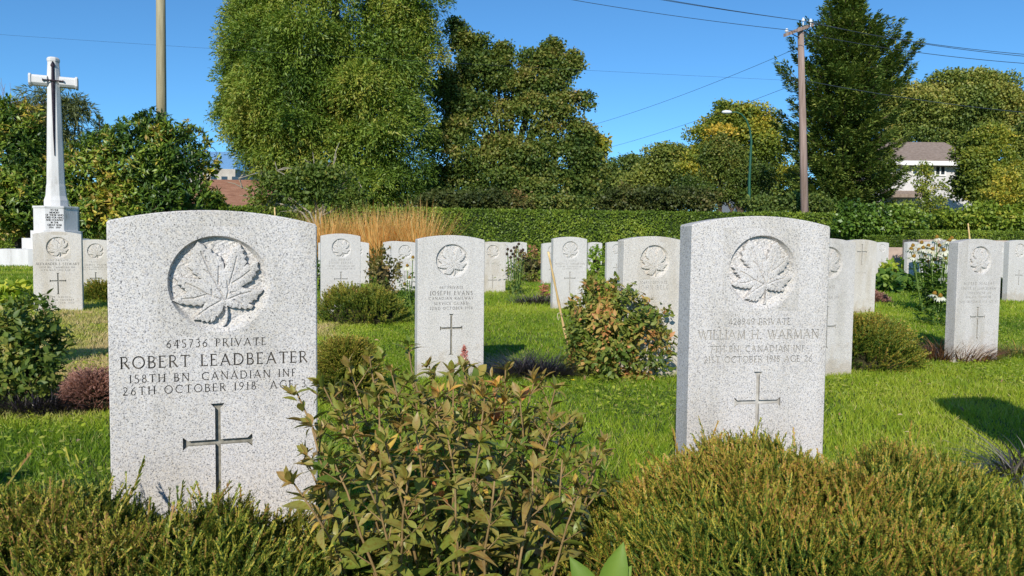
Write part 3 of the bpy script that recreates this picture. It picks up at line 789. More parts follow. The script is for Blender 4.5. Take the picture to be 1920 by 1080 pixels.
def bush(c, rx, ry, rz, n, leaf, label, mat, cat='shrub', group=None, name='leafy_shrub', tone=(0.2, 0.8), wleaf=0.24, detail=True, core=0.46, topred=0.0, zlift=0.9):
    "rounded shrub, leaves in sprigs over twigs and a dark core; c is on the ground"
    root = empty(name, c); tag(root, label, cat, group)
    ns = n // 7
    u = rdir(ns); u[:, 2] = np.where(rng.random(ns) < .42, -np.abs(u[:, 2]), np.abs(u[:, 2]))
    rad = 0.62 + 0.38 * rng.random(ns) ** 0.6 + 0.10 * (vnoise(u * 2 + 7, 1.7) - .5)
    R3 = np.array([rx, ry, rz])
    rad = rad * (1 + 1.1 * (vnoise(u * 2.6 + 17, 1.0) - .5)) + .16 * (rng.random(ns) < .12); rad = np.minimum(rad, 1.28)
    tip = u * rad[:, None] * R3 + np.array([0, 0, rz * zlift])
    tip[:, 2] = np.maximum(tip[:, 2], leaf * .4)
    out = Soup(); tpl = leaf_tpl(wleaf, 4, 0.05, 0.22) if detail else None
    ct = 0.5 + 0.9 * (vnoise(tip + 11, 2.2 / max(rx, .1)) - .5)
    for j in range(7):
        d = unit(u * 0.6 + rdir(ns) * 0.85 + np.array([0, 0, 0.15]))
        p = tip + rdir(ns) * leaf * 0.5 - u * (j % 4) * leaf * .35
        sc = leaf * (0.55 + 0.7 * rng.random(ns))
        va = tone[0] + (tone[1] - tone[0]) * np.clip(0.5 + (ct - .5) + rng.normal(0, .22, ns), 0, 1) + topred * ss(rz * .9, rz * 1.9, tip[:, 2])
        nrm = unit(u * .8 + rdir(ns) * .6 + UP * .5)
        M = frames(d, nrm, sc)
        if detail: out.add(tpl[0], tpl[1], M, p, va, tpl[2] * .6)
        else: out.add(QUAD[0], QUAD[1], M, p, va)
    out.build('leafy_crown', mat, root)
    tw = MB()
    for k in rng.integers(0, ns, min(26, ns)):
        t_ = tip[k] * 0.97
        tw.tube([(t_[0] * .12, t_[1] * .12, 0), (t_[0] * .55, t_[1] * .55, t_[2] * .6), tuple(t_)], [leaf * .05, leaf * .035, leaf * .015], 5)
    tw.build('twigs', M_STEM, root)
    if core:  # solid core coloured dark for the shade among the twigs
        cm = MB(); rings = []
        for j in range(8):
            a = -0.9 + j / 7 * (math.pi / 2 + .9)
            rings.append([(rx * core * math.cos(a) * math.cos(t), ry * core * math.cos(a) * math.sin(t), max(0.0, rz * zlift + rz * core * math.sin(a))) for t in [k_ * math.pi / 8 for k_ in range(16)]])
        cm.loft(rings); cm.build('dark_shrub_core', M_CORE, root)
    return root
BU1 = foliage('autumn_olive_leaf', [(0.0, (0.04, 0.08, 0.012)), (0.4, (0.11, 0.16, 0.025)), (0.68, (0.22, 0.24, 0.045)), (0.88, (0.38, 0.27, 0.07)), (1.0, (0.48, 0.22, 0.08))], trans=0.25)
BU2 = foliage('mid_green_leaf', [(0.0, (0.025, 0.06, 0.01)), (0.5, (0.09, 0.17, 0.025)), (0.8, (0.22, 0.30, 0.04)), (1.0, (0.40, 0.40, 0.06))], trans=0.3)
BU3 = foliage('red_brown_leaf', [(0.0, (0.05, 0.075, 0.015)), (0.4, (0.17, 0.15, 0.04)), (0.7, (0.36, 0.19, 0.08)), (1.0, (0.55, 0.20, 0.14))], trans=0.25)
BU4 = foliage('yellow_green_leaf', [(0.0, (0.09, 0.17, 0.02)), (0.5, (0.25, 0.36, 0.04)), (1.0, (0.55, 0.52, 0.06))], trans=0.35)
DK = foliage('black_purple_blade', [(0.0, (0.008, 0.007, 0.012)), (0.5, (0.026, 0.021, 0.025)), (0.8, (0.075, 0.062, 0.062)), (1.0, (0.28, 0.24, 0.20))], trans=0.05, rough=0.35, spec=0.5)
RB = foliage('russet_blade', [(0.0, (0.07, 0.04, 0.03)), (0.4, (0.22, 0.10, 0.05)), (0.7, (0.45, 0.22, 0.10)), (1.0, (0.55, 0.42, 0.16))], trans=0.25)
GD = foliage('golden_reed', [(0.0, (0.10, 0.16, 0.03)), (0.3, (0.30, 0.26, 0.07)), (0.6, (0.62, 0.32, 0.09)), (1.0, (0.85, 0.56, 0.24))], trans=0.3)

# ------------------------------------------------------------------ near heathers
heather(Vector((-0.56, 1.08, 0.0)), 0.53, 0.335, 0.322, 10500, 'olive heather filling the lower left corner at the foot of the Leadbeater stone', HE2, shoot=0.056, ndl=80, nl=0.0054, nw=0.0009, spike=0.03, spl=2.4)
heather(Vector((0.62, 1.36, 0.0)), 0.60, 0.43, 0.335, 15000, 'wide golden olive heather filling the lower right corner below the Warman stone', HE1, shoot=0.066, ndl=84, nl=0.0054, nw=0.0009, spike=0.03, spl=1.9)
def heather_px(pxl, pxr, ytop, ybase, label, mat, n=700, depth=None, **k):
    g = G((pxl + pxr) / 2, ybase); Y = depth or g.y
    g = Vector((P((pxl + pxr) / 2, ybase, Y).x, Y, float(gz(g.x, Y))))
    rx = (pxr - pxl) / 2 / FPX * Y; h = max(.08, P((pxl + pxr) / 2, ytop, Y).z - g.z)
    g.y += rx * .5
    return heather(g, rx, rx * .62, h, n, label, mat, **k)
heather_px(585, 702, 642, 752, 'green heather cushion behind the right edge of the Leadbeater stone', HE2, 1500, shoot=0.10, ndl=60, nl=0.010, nw=0.0016)
heather_px(1540, 1742, 602, 698, 'rounded olive heather right of the Warman stone', HE1, 1800, shoot=0.12, ndl=50, nl=0.014, nw=0.0022)
heather_px(588, 756, 543, 592, 'low dark heather at the foot of the Ferris stone', HE2, 1300, depth=6.72, shoot=0.12, ndl=40, nl=0.018, nw=0.003)
heather_px(150, 212, 530, 566, 'olive heather at the foot of the Plow stone', HE1, 600, shoot=0.13, ndl=40, nl=0.018, nw=0.003)
heather_px(1872, 1990, 528, 562, 'low dark heather at the right edge before the rightmost stone', HE2, 700, shoot=0.13, ndl=36, nl=0.02, nw=0.0035)
heather_px(112, 214, 700, 772, 'faded pink heath left of the Leadbeater stone', HE3, 1100, shoot=0.08, ndl=50, nl=0.008, nw=0.0014)
heather_px(1606, 1672, 548, 570, 'pinkish heath before the stone with a cross on top', HE3, 400, shoot=0.09, ndl=36, nl=0.014, nw=0.003)

# ------------------------------------------------------------------ shrubs and tufts
def bush_px(pxl, pxr, ytop, ybase, n, leaf, label, mat, depth=None, **k):
    cx = (pxl + pxr) / 2
    g = G(cx, ybase); Y = depth or g.y
    gx_ = P(cx, ybase, Y).x; z0 = float(gz(gx_, Y))
    rx = (pxr - pxl) / 2 / FPX * Y; top = P(cx, ytop, Y).z - z0
    zl = k.pop('zlift', 0.85)
    return bush(Vector((gx_, Y + rx * .4, z0)), rx, rx, top / (1 + zl), n, leaf, label, mat, zlift=zl, **k)
bush_px(1076, 1252, 540, 712, 7000, 0.038, 'round shrub of olive and rust leaves in front of the Bell stone', BU1, tone=(0.18, 1.0))
bush_px(-45, 98, 575, 768, 3400, 0.038, 'leafy dark green shrub at the left edge before the Stewart stone', BU1, tone=(0.05, 0.75), core=.45)
bush_px(958, 1032, 466, 530, 900, 0.07, 'reddish brown and green bush between the McCurdy and Thompson stones', BU3, topred=.35, tone=(0.05, 0.6), detail=False)
bush_px(688, 746, 472, 556, 800, 0.055, 'conical brownish shrub right of the Ferris stone', BU3, tone=(0.1, 0.6), detail=False)
bush_px(585, 622, 492, 548, 500, 0.05, 'small dark green bush left of the Ferris stone', BU2, tone=(0.0, 0.7), detail=False)
bush_px(1102, 1136, 466, 520, 600, 0.08, 'yellow green sedum with pink heads right of the Thompson stone', BU4, tone=(0.1, 0.6), detail=False)
bush_px(1662, 1700, 470, 505, 500, 0.09, 'pale green sedum with rosy heads right of the cross topped stone', BU3, tone=(0.2, 0.8), topred=.2, detail=False)
bush_px(1664, 1726, 492, 520, 420, 0.11, 'clump of broad yellow green leaves above the hosta', BU4, tone=(0.3, 0.9), wleaf=.4)
bush_px(1652, 1742, 516, 550, 420, 0.11, 'green hosta left of the coneflowers', BU2, tone=(0.3, 0.75), wleaf=.42)
bush_px(-30, 60, 538, 580, 420, 0.085, 'yellow green bergenia at the left edge beyond the shrub', BU4, tone=(0.1, 1.0), wleaf=.4)
bush_px(696, 722, 455, 486, 300, 0.06, 'rosy sedum heads before the ornamental grasses', BU3, tone=(0.6, 1.0), detail=False)
bush_px(1008, 1028, 528, 562, 160, 0.04, 'small red leaved plant left of the Thompson stone', BU3, tone=(0.7, 1.0), detail=False, core=0)
bush_px(1100, 1124, 520, 560, 200, 0.04, 'small dark red plant right of the Thompson stone', BU3, tone=(0.2, 0.8), detail=False, core=0)
bush_px(1246, 1262, 560, 600, 60, 0.04, 'dark twiggy plant against the Bell stone', BU3, tone=(0.1, 0.6), detail=False, core=0)
bush_px(60, 98, 556, 598, 160, 0.035, 'thin dark leaved plant in front of the Stewart stone', BU2, tone=(0.0, 0.4), core=0)
def tuft_px(pxl, pxr, ybase, n, L, w, label, mat, depth=None, flat=.5, **k):
    cx = (pxl + pxr) / 2; g = G(cx, ybase); rx = (pxr - pxl) / 2 / FPX * g.y
    c = Vector((g.x, g.y + rx * flat, float(gz(g.x, g.y))))
    return tuft(c, rx, rx * flat, n, L, w, label, mat, **k)
tuft_px(925, 1068, 712, 1500, 0.20, 0.0022, 'black mondo grass right of the Evans stone', DK, var=(0.1, 0.85), lean=.9, bend=.6)
tuft_px(960, 1040, 573, 500, 0.20, 0.004, 'dark purple grass before the Thompson stone', DK, var=(0.3, 1.0), lean=.9)
tuft_px(1735, 1885, 682, 900, 0.19, 0.0032, 'russet and dark grass at the foot of the Sealeaf stone', RB, var=(0.0, 0.75), lean=.7)
tuft_px(1732, 1790, 680, 260, 0.12, 0.003, 'dark flattened grass left of the russet grass', DK, var=(0.3, 1.0), lean=1.2)
tuft_px(1884, 1950, 672, 350, 0.14, 0.004, 'yellowing grass tuft right of the russet grass', GD, var=(0.0, 0.45), lean=.8)
tuft_px(1872, 1900, 560, 150, 0.22, 0.006, 'russet tuft between the Sealeaf stone and the dark heather', RB, var=(0.3, 0.9))
tuft_px(-30, 118, 782, 900, 0.15, 0.0025, 'black grass under the left shrub', DK, var=(0.0, 0.9), lean=1.0)
tuft_px(1888, 1990, 905, 200, 0.21, 0.0032, 'dark straplike grass at the right edge beside the heather', DK, var=(0.4, 1.0), lean=1.0, bend=.7)

# tawny reed grasses before the hedge
for k_, (cx, yt, yb, nn, lab) in enumerate([(612, 402, 452, 620, 'leftmost tawny reed grass behind the Ferris stone'), (668, 405, 452, 520, 'tawny reed grass second from left behind the Ferris stone'),
        (712, 397, 452, 560, 'tawny reed grass in the middle of the row'), (752, 398, 452, 560, 'tawny reed grass second from the right end of the row'), (790, 393, 452, 640, 'pale golden reed grass at the right end of the row')]):
    Y = 16.5 + 0.4 * (k_ % 2); b = P(cx, 470, Y); z0 = float(gz(b.x, Y))
    Ht = P(cx, yt, Y).z - z0
    r_ = empty('reed_grass', (b.x, Y, z0)); tag(r_, lab, 'ornamental grass', 'row of tawny ornamental grasses')
    lean = 0.35 if k_ < 4 else 0.5
    tuft((0, 0, 0), .30, .25, nn, Ht * 1.12, 0.010, None, GD, lean=lean, bend=.18, var=(0.5, 1.0), parent=r_, part='seed_stalks', nseg=3)
    tuft((0, 0, 0), .30, .25, nn, Ht * .75, 0.010, None, GD, lean=.8, bend=.6, var=(0.0, 0.3), parent=r_, part='leaf_blades')

# ================================================================== PERENNIALS
PL = foliage('olive_bronze_leaf', [(0.0, (0.06, 0.12, 0.018)), (0.32, (0.16, 0.21, 0.03)), (0.58, (0.26, 0.24, 0.05)), (0.8, (0.31, 0.20, 0.07)), (0.92, (0.56, 0.40, 0.07)), (1.0, (0.56, 0.22, 0.08))], trans=0.22, rough=0.42, spec=0.4, mottle=160)
def perennial(c, stems, label, leafL=0.055, name='leafy_perennial'):
    "upright stems with opposite toothed leaves and short side shoots; stems: (bx, by, tipx, tipy, height)"
    root = empty(name, c); tag(root, label, 'perennial')
    tpl = leaf_tpl(0.18, 7, 0.07, 0.35, 0.5); tpl2 = leaf_tpl(0.20, 7, 0.09, 0.05, 0.52); tpl3 = leaf_tpl(0.17, 7, 0.03, 0.7, 0.45)
    out = Soup(); mb = MB()
    Ls = {0: [], 1: [], 2: []}
    def leaf(p, d, nrm, sc, va): Ls[int(rng.integers(0, 3))].append((p, d, nrm, sc, va))
    for (bx, by, tx, ty, H) in stems:
        b = np.array([bx, by, 0.0]); t = np.array([tx, ty, H]); mid = (b + t) / 2 + np.array([(bx - tx) * .18, (by - ty) * .18, H * .06])
        q = lambda u: (1 - u) ** 2 * b + 2 * u * (1 - u) * mid + u * u * t
        pts = [q(u) for u in np.linspace(0, 1, 8)]
        wob = rng.normal(0, .003, (8, 3)); wob[0] = 0
        mb.tube([tuple(p + w) for p, w in zip(pts, wob)], [0.0033 * (1 - .6 * i / 7) for i in range(8)], 6)
        rot = rng.random() * 3.14
        u = 0.10 + .05 * rng.random()
        stemtone = rng.normal(0.46, .10)
        while u < 1.0:
            p = q(u); dr = unit((q(min(1, u + .05)) - q(u - .05))[None])[0]
            rot += 1.57 + rng.normal(0, .15)
            sc0 = leafL * (0.75 + .5 * rng.random()) * (1.15 - 0.55 * ss(.72, 1.0, u))
            for sgn in (0, math.pi):
                if rng.random() < 0.22: continue
                a = rot + sgn
                out_d = np.array([math.cos(a), math.sin(a), 0])
                el = 0.05 + .40 * rng.random() + 0.9 * ss(.85, 1, u)
                d = out_d + dr * el + rng.normal(0, .12, 3)
                nrm = dr - out_d * .3 + rng.normal(0, .2, 3)
                va = stemtone - .08 + 0.34 * (u - .5) + rng.normal(0, .13) + (0.30 if rng.random() < .018 else 0)
                leaf(p, d, nrm, sc0, va)
                if rng.random() < 0.58 and u < .95:     # side shoot in the leaf axil
                    m_ = 3 + int(rng.integers(0, 3)); sl = 0.02 + .03 * rng.random()
                    tipp = p + (out_d * .75 + dr * .8) * sl
                    mb.tube([tuple(p), tuple(tipp)], [.0012, .0008], 4, caps=False)
                    for _ in range(m_ * 2):
                        dd = rng.normal(0, .7, 3) + out_d * .4 + dr * .8
                        leaf(p + (tipp - p) * (0.4 + .6 * rng.random()), dd, dr + rng.normal(0, .4, 3), leafL * (.28 + .3 * rng.random()), va + rng.normal(0, .08))
            u += (0.040 + .018 * rng.random()) / H * 0.62 * (1.15 - .5 * ss(.7, 1, u))
        for _ in range(10):                              # rosette at the tip
            dd = rng.normal(0, .6, 3) + dr * .9
            leaf(q(1.0), dd, dr + rng.normal(0, .3, 3), leafL * (.3 + .35 * rng.random()), stemtone + .12 + rng.normal(0, .12))
    for k_, tp in ((0, tpl), (1, tpl2), (2, tpl3)):
        if not Ls[k_]: continue
        p, d, nr, sc, va = [np.array(z) for z in zip(*Ls[k_])]
        sc3 = np.stack([sc * (0.8 + .5 * rng.random(len(sc))), sc, sc], 1)
        out.add(tp[0], tp[1], frames(d, nr, sc3), p, va, tp[2])
    mb.build('stems', M_STEM, root, smooth=True)
    out.build('leaf_pairs', PL, root, smooth=False)
    return root
# big clump in front, between the two near stones; tips given by pixel rows at a depth
c0 = Vector((-0.075, 1.24, 0.0))
tips = [(552, 742, 1.20), (585, 800, 1.14), (548, 905, 1.08), (600, 720, 1.27), (640, 735, 1.30), (655, 690, 1.34), (690, 668, 1.36), (705, 745, 1.20), (735, 700, 1.28), (765, 650, 1.38), (772, 720, 1.24),
        (800, 690, 1.34), (820, 745, 1.18), (845, 700, 1.32), (868, 690, 1.36), (880, 730, 1.26), (905, 745, 1.22), (930, 725, 1.30), (948, 695, 1.36), (975, 745, 1.26), (1000, 712, 1.34), (1040, 730, 1.34), (1035, 790, 1.24),
        (1065, 800, 1.30), (1085, 800, 1.34), (1130, 850, 1.30), (1060, 870, 1.18), (960, 810, 1.16), (900, 830, 1.10), (840, 820, 1.12), (780, 810, 1.10), (720, 830, 1.10), (660, 820, 1.12), (620, 860, 1.10),
        (690, 900, 1.04), (760, 900, 1.02), (850, 910, 1.02), (930, 900, 1.04), (1000, 880, 1.10), (1090, 930, 1.14), (1130, 830, 1.36), (1140, 905, 1.24), (640, 770, 1.22), (575, 850, 1.16), (740, 760, 1.24), (810, 780, 1.2), (870, 790, 1.2), (990, 800, 1.3), (915, 770, 1.3)]
stems = []
for (a, b, Y) in tips:
    t = P(a, b, Y)
    fx = (t.x - c0.x)
    bx = fx * 0.42 + rng.normal(0, .03); by = (Y - 1.24) * 0.7 + rng.normal(0, .02)
    stems.append((bx, by, t.x - c0.x, t.y - c0.y, t.z))
perennial(c0, stems, 'tall leafy perennial of bronze and olive leaves between the two near headstones', 0.045)

# broad leaves at the bottom edge
root = empty('broad_leaved_plant', P(1128, 1075, 1.08) - Vector((0, 0, 0.055))); tag(root, 'plant with broad bright green leaves at the bottom edge beside the heather', 'plant')
tp = leaf_tpl(0.20, 8, 0.10, 0.25, 0.55); so = Soup()
dd = np.array([[-.55, -.1, 1.0], [.30, -.15, 1.0], [.62, .0, .9], [-.9, 0, .5]]); pp = np.zeros((4, 3))
MM = frames(dd, np.array([0, -1.0, .4]), np.array([.085, .10, .075, .07]))
for k in range(4):
    so = Soup(); so.add(tp[0], tp[1], MM[k:k + 1], pp[k:k + 1], np.array([.12 + .05 * k]), tp[2]); so.build('leaf', BU4, root, smooth=True)

# rose spike and round leaves before the Evans stone
g = Vector((P(870, 700, 3.75).x, 3.75, 0.0)); root = empty('astilbe', g); tag(root, 'pink flower spike before the Evans stone', 'flower')
tz = P(870, 650, 3.75).z; mb = MB(); mb.tube([(0, 0, 0), (.004, 0, tz * .5), (0, 0, tz)], [.003, .002, .001], 5); mb.build('flower_stem', M_STEM, root)
so = Soup(); n = 420; t = rng.random(n); zz = tz * (0.62 + .38 * t); a = rng.random(n) * 6.283; rr = (.030 * (1 - t) + .003) * np.sqrt(rng.random(n))
M_PINK = foliage('dusty_pink_flower', [(0, (0.35, 0.12, 0.10)), (.6, (0.62, 0.27, 0.24)), (1, (0.78, 0.45, 0.40))], trans=.3)
so.add(*QUAD, frames(rdir(n) + UP * .4, rdir(n), .012 * (.6 + .7 * rng.random(n))), np.stack([rr * np.cos(a), rr * np.sin(a), zz], 1), rng.random(n)); so.build('plume', M_PINK, root)
root = empty('bergenia', (P(885, 700, 3.8).x, 3.8, 0)); tag(root, 'few round bronze and green leaves before the Evans stone', 'plant')
so = Soup(); tp = leaf_tpl(.30, 6, .06, .25, .6)
px_ = [(848, 700, .4), (858, 690, .35), (900, 680, .75), (893, 695, .8), (912, 700, .3), (842, 712, .3), (880, 706, .7)]
tt = np.array([np.array(P(a, b, 3.78)) for a, b, _ in px_]) - np.array(root.location)
base = tt * np.array([.6, .6, .55]); MM = frames(tt - base + rng.normal(0, .02, tt.shape), np.array([0, -1.0, .6]), np.full(7, .085))
for k in range(7):
    so = Soup(); so.add(tp[0], tp[1], MM[k:k + 1], base[k:k + 1], np.array([px_[k][2]]), tp[2]); so.build('leaf', BU1, root, smooth=True)
ms = MB()
for b_ in base: ms.tube([(0, 0, 0), tuple(b_)], .003, 5)
ms.build('leaf_stalks', M_STEM, root)
# buttercup
g = G(1074, 735); root = empty('buttercup', g); tag(root, 'single yellow buttercup in the lawn beside the black grass', 'flower')
tz = P(1072, 714, g.y).z - g.z; mb = MB(); mb.tube([(0, 0, 0), (0, 0, tz)], .0015, 5); mb.build('flower_stem', M_GSTEM, root)
M_YEL = noisy('yellow_petal', [(0, (.8, .55, .01)), (1, (.85, .65, .02))], 30)
mb = MB()
for k in range(5):
    a = k * 1.2566; mb.add([(0, 0, tz), (.009 * math.cos(a - .5), .009 * math.sin(a - .5), tz + .005), (.014 * math.cos(a), .014 * math.sin(a), tz + .008), (.009 * math.cos(a + .5), .009 * math.sin(a + .5), tz + .005)], [(0, 1, 2, 3)])
mb.build('petals', M_YEL, root)

# coneflowers
M_PETW = foliage('cream_white_petal', [(0, (.62, .58, .40)), (1, (.82, .79, .66))], trans=.35, tcol=(1, 1, .9))
M_CONE = noisy('ochre_seed_cone', [(0.3, (0.14, 0.07, 0.01)), (0.7, (0.42, 0.24, 0.03))], 120, rough=.8, bump=.004)
def coneflowers(heads, Y, label, nleaf=160, leaf=.09, petals=True, base=None, group='coneflower plants', fr=.052):
    cx = sum(h[0] for h in heads) / len(heads)
    gx_ = P(base or cx, 500, Y).x; root = empty('coneflower', (gx_, Y, float(gz(gx_, Y)))); tag(root, label, 'coneflower', group)
    L = Vector(root.location); ms = MB(); mc = MB(); so = Soup(); sl = Soup(); tp = leaf_tpl(.12, 3, .02, .35, .5)
    for (a, b) in heads:
        y_ = Y + rng.normal(0, .12); h = P(a, b, y_) - L
        ms.tube([(h.x * .35 + rng.normal(0, .03), h.y * .4, 0), (h.x * .8, h.y * .8, h.z * .55), tuple(h)], [.006, .005, .004], 5)
        tl = Vector((rng.normal(0, .25), rng.normal(-.25, .2), 1)).normalized(); s1 = tl.cross(Vector((0, 1, 0))).normalized(); s2 = tl.cross(s1)
        rings = []
        for (hh, rr) in ((-.004, .010), (.004, .018), (.014, .017), (.024, .011), (.03, .003)):
            rings.append([tuple(h + tl * hh * fr / .045 + (s1 * math.cos(k * .785) + s2 * math.sin(k * .785)) * rr * fr / .045) for k in range(8)])
        mc = MB(); mc.loft(rings); hd = mc.build('flower_head', M_CONE if petals else M_BLACKCONE, root)
        if petals:
            npt = 13; an = np.arange(npt) * 6.283 / npt + rng.normal(0, .08, npt)
            dirs = np.array([list((s1 * math.cos(x) + s2 * math.sin(x)) * 1.0 - tl * .28) for x in an])
            so = Soup(); so.add(tp[0] * np.array([1.8, 1, 1]), tp[1], frames(dirs, np.array(tl), np.full(npt, fr * 1.0)), np.repeat(np.array(h)[None], npt, 0) + dirs * fr * .25, rng.random(npt)); so.build('petals', M_PETW, hd)
    ms.build('flower_stems', M_GSTEM, root)
    hs = np.array([list(P(a, b, Y) - L) for a, b in heads]); n = nleaf
    k = rng.integers(0, len(hs), n); t = rng.random(n) * .85
    p = hs[k] * t[:, None]; p[:, 0] += rng.normal(0, .07, n); p[:, 1] += rng.normal(0, .07, n); p[:, 2] *= .95
    tp = leaf_tpl(.15, 4, .05, .4, .4)
    sl.add(tp[0], tp[1], frames(rdir(n) * np.array([1, 1, .4]) + UP * .2, UP + .5 * rdir(n), leaf * (.6 + .6 * rng.random(n))), p, .1 + .6 * rng.random(n), tp[2])
    sl.build('leafy_crown', BU2 if petals else BU1, root)
M_BLACKCONE = noisy('dry_black_seed_head', [(0, (.03, .02, .015)), (1, (.08, .05, .03))], 90, bump=.004)
coneflowers([(764, 499), (774, 484), (768, 522), (759, 534)], 7.4, 'white coneflower left of the Evans stone', 300, .07, fr=.040)
coneflowers([(1728, 456), (1712, 462), (1723, 470), (1740, 462), (1752, 452), (1757, 446), (1745, 474), (1735, 480), (1708, 468), (1770, 470), (1776, 455), (1780, 452), (1766, 478), (1772, 486), (1752, 488), (1740, 492), (1713, 482),
             (1755, 500), (1744, 515), (1762, 462), (1785, 448), (1731, 466), (1748, 468)], 8.3, 'large white coneflower clump left of the Sealeaf stone', 620, .11, base=1758)
coneflowers([(1752, 552), (1763, 556)], 7.2, 'low white coneflower before the larger clump', 120, .09)
coneflowers([(1784, 502), (1786, 520)], 7.9, 'white coneflower touching the left edge of the Sealeaf stone', 60, .09)
coneflowers([(952, 469), (958, 472), (964, 466), (969, 464), (972, 459), (962, 478), (968, 474), (978, 473), (981, 470), (966, 482), (975, 481), (951, 478), (957, 484), (971, 487), (983, 486)], 10.5, 'black seed heads of coneflowers before the small stones', 160, .08, petals=False)

# ------------------------------------------------------------------ bamboo stakes
M_BAM = noisy('pale_bamboo', [(0.3, (0.55, 0.36, 0.14)), (0.7, (0.80, 0.58, 0.28))], 12, rough=.5, bump=.001)
M_STR = noisy('jute_string', [(0, (.5, .42, .25)), (1, (.66, .58, .38))], 80)
def stake(a, b, r, label, knots=4):
    root = empty('bamboo_stake', a); tag(root, label, 'stake', 'bamboo stakes')
    mb = MB(); d = b - a; pts, rad = [], []
    for k in range(knots * 3 + 1):
        t = k / (knots * 3); pts.append(tuple(d * t)); rad.append(r * (1.35 if k % 3 == 0 else 1.0) * (1 - .3 * t))
    mb.tube(pts, rad, 8); mb.build('cane', M_BAM, root, smooth=True); return root
g = G(1067, 662); top = P(1028, 472, g.y - .15)
rt = stake(g, top, .0085, 'pale bamboo stake leaning left, tied to the round shrub')
a = P(1049, 588, g.y - .09) - g; b_ = P(1076, 592, g.y - .3) - g
mb = MB(); mb.tube([tuple(a + Vector((-.012, 0, .0))), tuple(a + Vector((0, -.012, .006))), tuple(a + Vector((.012, -.004, 0))), tuple(a * .5 + b_ * .5 + Vector((0, 0, -.008))), tuple(b_), tuple(P(1120, 612, g.y - .6) - g)], .0025, 5)
mb.tube([tuple(a + Vector((-.012, 0, .0))), tuple(a + Vector((-.016, -.01, -.03))), tuple(a + Vector((-.008, -.012, -.045))), tuple(a + Vector((-.002, -.01, -.02)))], .0025, 5)
mb.build('string', M_STR, rt)
stake(P(1821, 475, 19), P(1815, 419, 19), .022, 'thin pale stake rising behind the Sealeaf stone')
stake(P(517, 430, 19), P(515, 389, 19), .022, 'thin pale stake rising behind the Leadbeater stone')

# ================================================================== CROSS OF SACRIFICE
YC = 18.0
cz_ = lambda py: P(104, py, YC).z
cxm = P(104, 300, YC).x; zg = float(gz(cxm, YC))
root = empty('memorial_cross', (cxm, YC, zg), R_(25)); tag(root, 'tall white stone cross with a bronze sword on an octagonal stepped base', 'memorial')
S = YC / FPX
def octo(w, z, r8=True):
    R = w / 2 / math.cos(math.pi / 8)
    return [(R * math.cos(math.pi / 8 + k * math.pi / 4), R * math.sin(math.pi / 8 + k * math.pi / 4), z - zg) for k in range(8)]
def octs(lst): return [octo(w * S, cz_(py) if isinstance(py, (int, float)) else py) for w, py in lst]
def prism(lst, name):
    mb = MB(); mb.loft([octo(w * S * .88, z) for w, z in lst]); return mb.build(name, M_WSTONE, root, bevel=.008)
prism([(200, zg - .1), (200, cz_(467))], 'lower_step')
prism([(122, cz_(467)), (122, cz_(447))], 'middle_step')
prism([(92, cz_(447)), (92, cz_(433))], 'upper_step')
pl = prism([(81, cz_(433)), (81, cz_(392)), (84, cz_(391)), (84, cz_(387.5))], 'plinth')
prism([(44, cz_(387.5)), (44, cz_(376)), (38, cz_(368)), (35, cz_(350)), (33, cz_(345)), (24, cz_(168)), (23.5, cz_(140)), (21, cz_(117)), (23, cz_(116)), (23.5, cz_(111)), (18, cz_(108))], 'shaft')
mb = MB(); aw = 44 * S; z0_, z1_ = cz_(163) - zg, cz_(144) - zg; dy = .145; ch = .05
def armring(x, dz=0.0):
    a0, a1, d = z0_ - dz, z1_ + dz, dy + dz
    return [(x, -d + ch, a0), (x, d - ch, a0), (x, d, a0 + ch), (x, d, a1 - ch), (x, d - ch, a1), (x, -d + ch, a1), (x, -d, a1 - ch), (x, -d, a0 + ch)]
rot_w = .89
for sx in (-1, 1):
    mb.loft([armring(sx * .12), armring(sx * (aw * rot_w - .05)), armring(sx * (aw * rot_w - .048), .02), armring(sx * aw * rot_w, .02)])
mb.build('arms', M_WSTONE, root, bevel=.006)
mb = MB(); yf = -.175
zt, zb, zc = cz_(117) - zg, cz_(293) - zg, cz_(153.5) - zg
yat = lambda z: -.88 * (.5 * S * (24 + (33 - 24) * (cz_(168) - zg - z) / (cz_(168) - cz_(345)))) if z < cz_(168) - zg else -.88 * .5 * S * 24
bl = [(.008, zb), (.035, zb + .5), (.060, zc - .25), (.068, zc - .03)]
ring = lambda w, z: [(-w, yat(z) - .012, z), (0, yat(z) - .035, z), (w, yat(z) - .012, z), (0, yat(z) + .004, z)]
mb.loft([ring(w * .62, z) for w, z in bl]); sw = mb.build('sword_blade', M_BRONZE, root)
mb = MB(); mb.loft([ring(.035, zc), ring(.028, zt - .14), ring(.05, zt - .10), ring(.03, zt - .05), ring(.006, zt)])
mb.tube([(-.21, -dy - .03, zc), (-.18, -dy - .03, zc), (0, yat(zc) - .03, zc), (.18, -dy - .03, zc), (.21, -dy - .03, zc)], [.03, .014, .022, .014, .03], 8)
mb.build('sword_hilt', M_BRONZE, root)
# dedication on the front face of the plinth
mb = MB(); yface = -81 * S / 2 * .88 - .003
for k, (tx, w) in enumerate([('TO THE', .17), ('MEMORY', .21), ('OF THOSE WHO', .37), ('DIED FOR KING', .37), ('AND COUNTRY', .36), ('IN THE', .16), ('GREAT WAR', .30), ('1914  1919', .24)]):
    zz = cz_(396.8 + 4.55 * k) - zg
    for q in text_quads(tx, .040, w * .95, 0, zz, 1.9): mb.add([(x, yface, z) for x, z in q], [(0, 1, 2, 3)])
mb.build('dedication', M_BLACKLET, root)

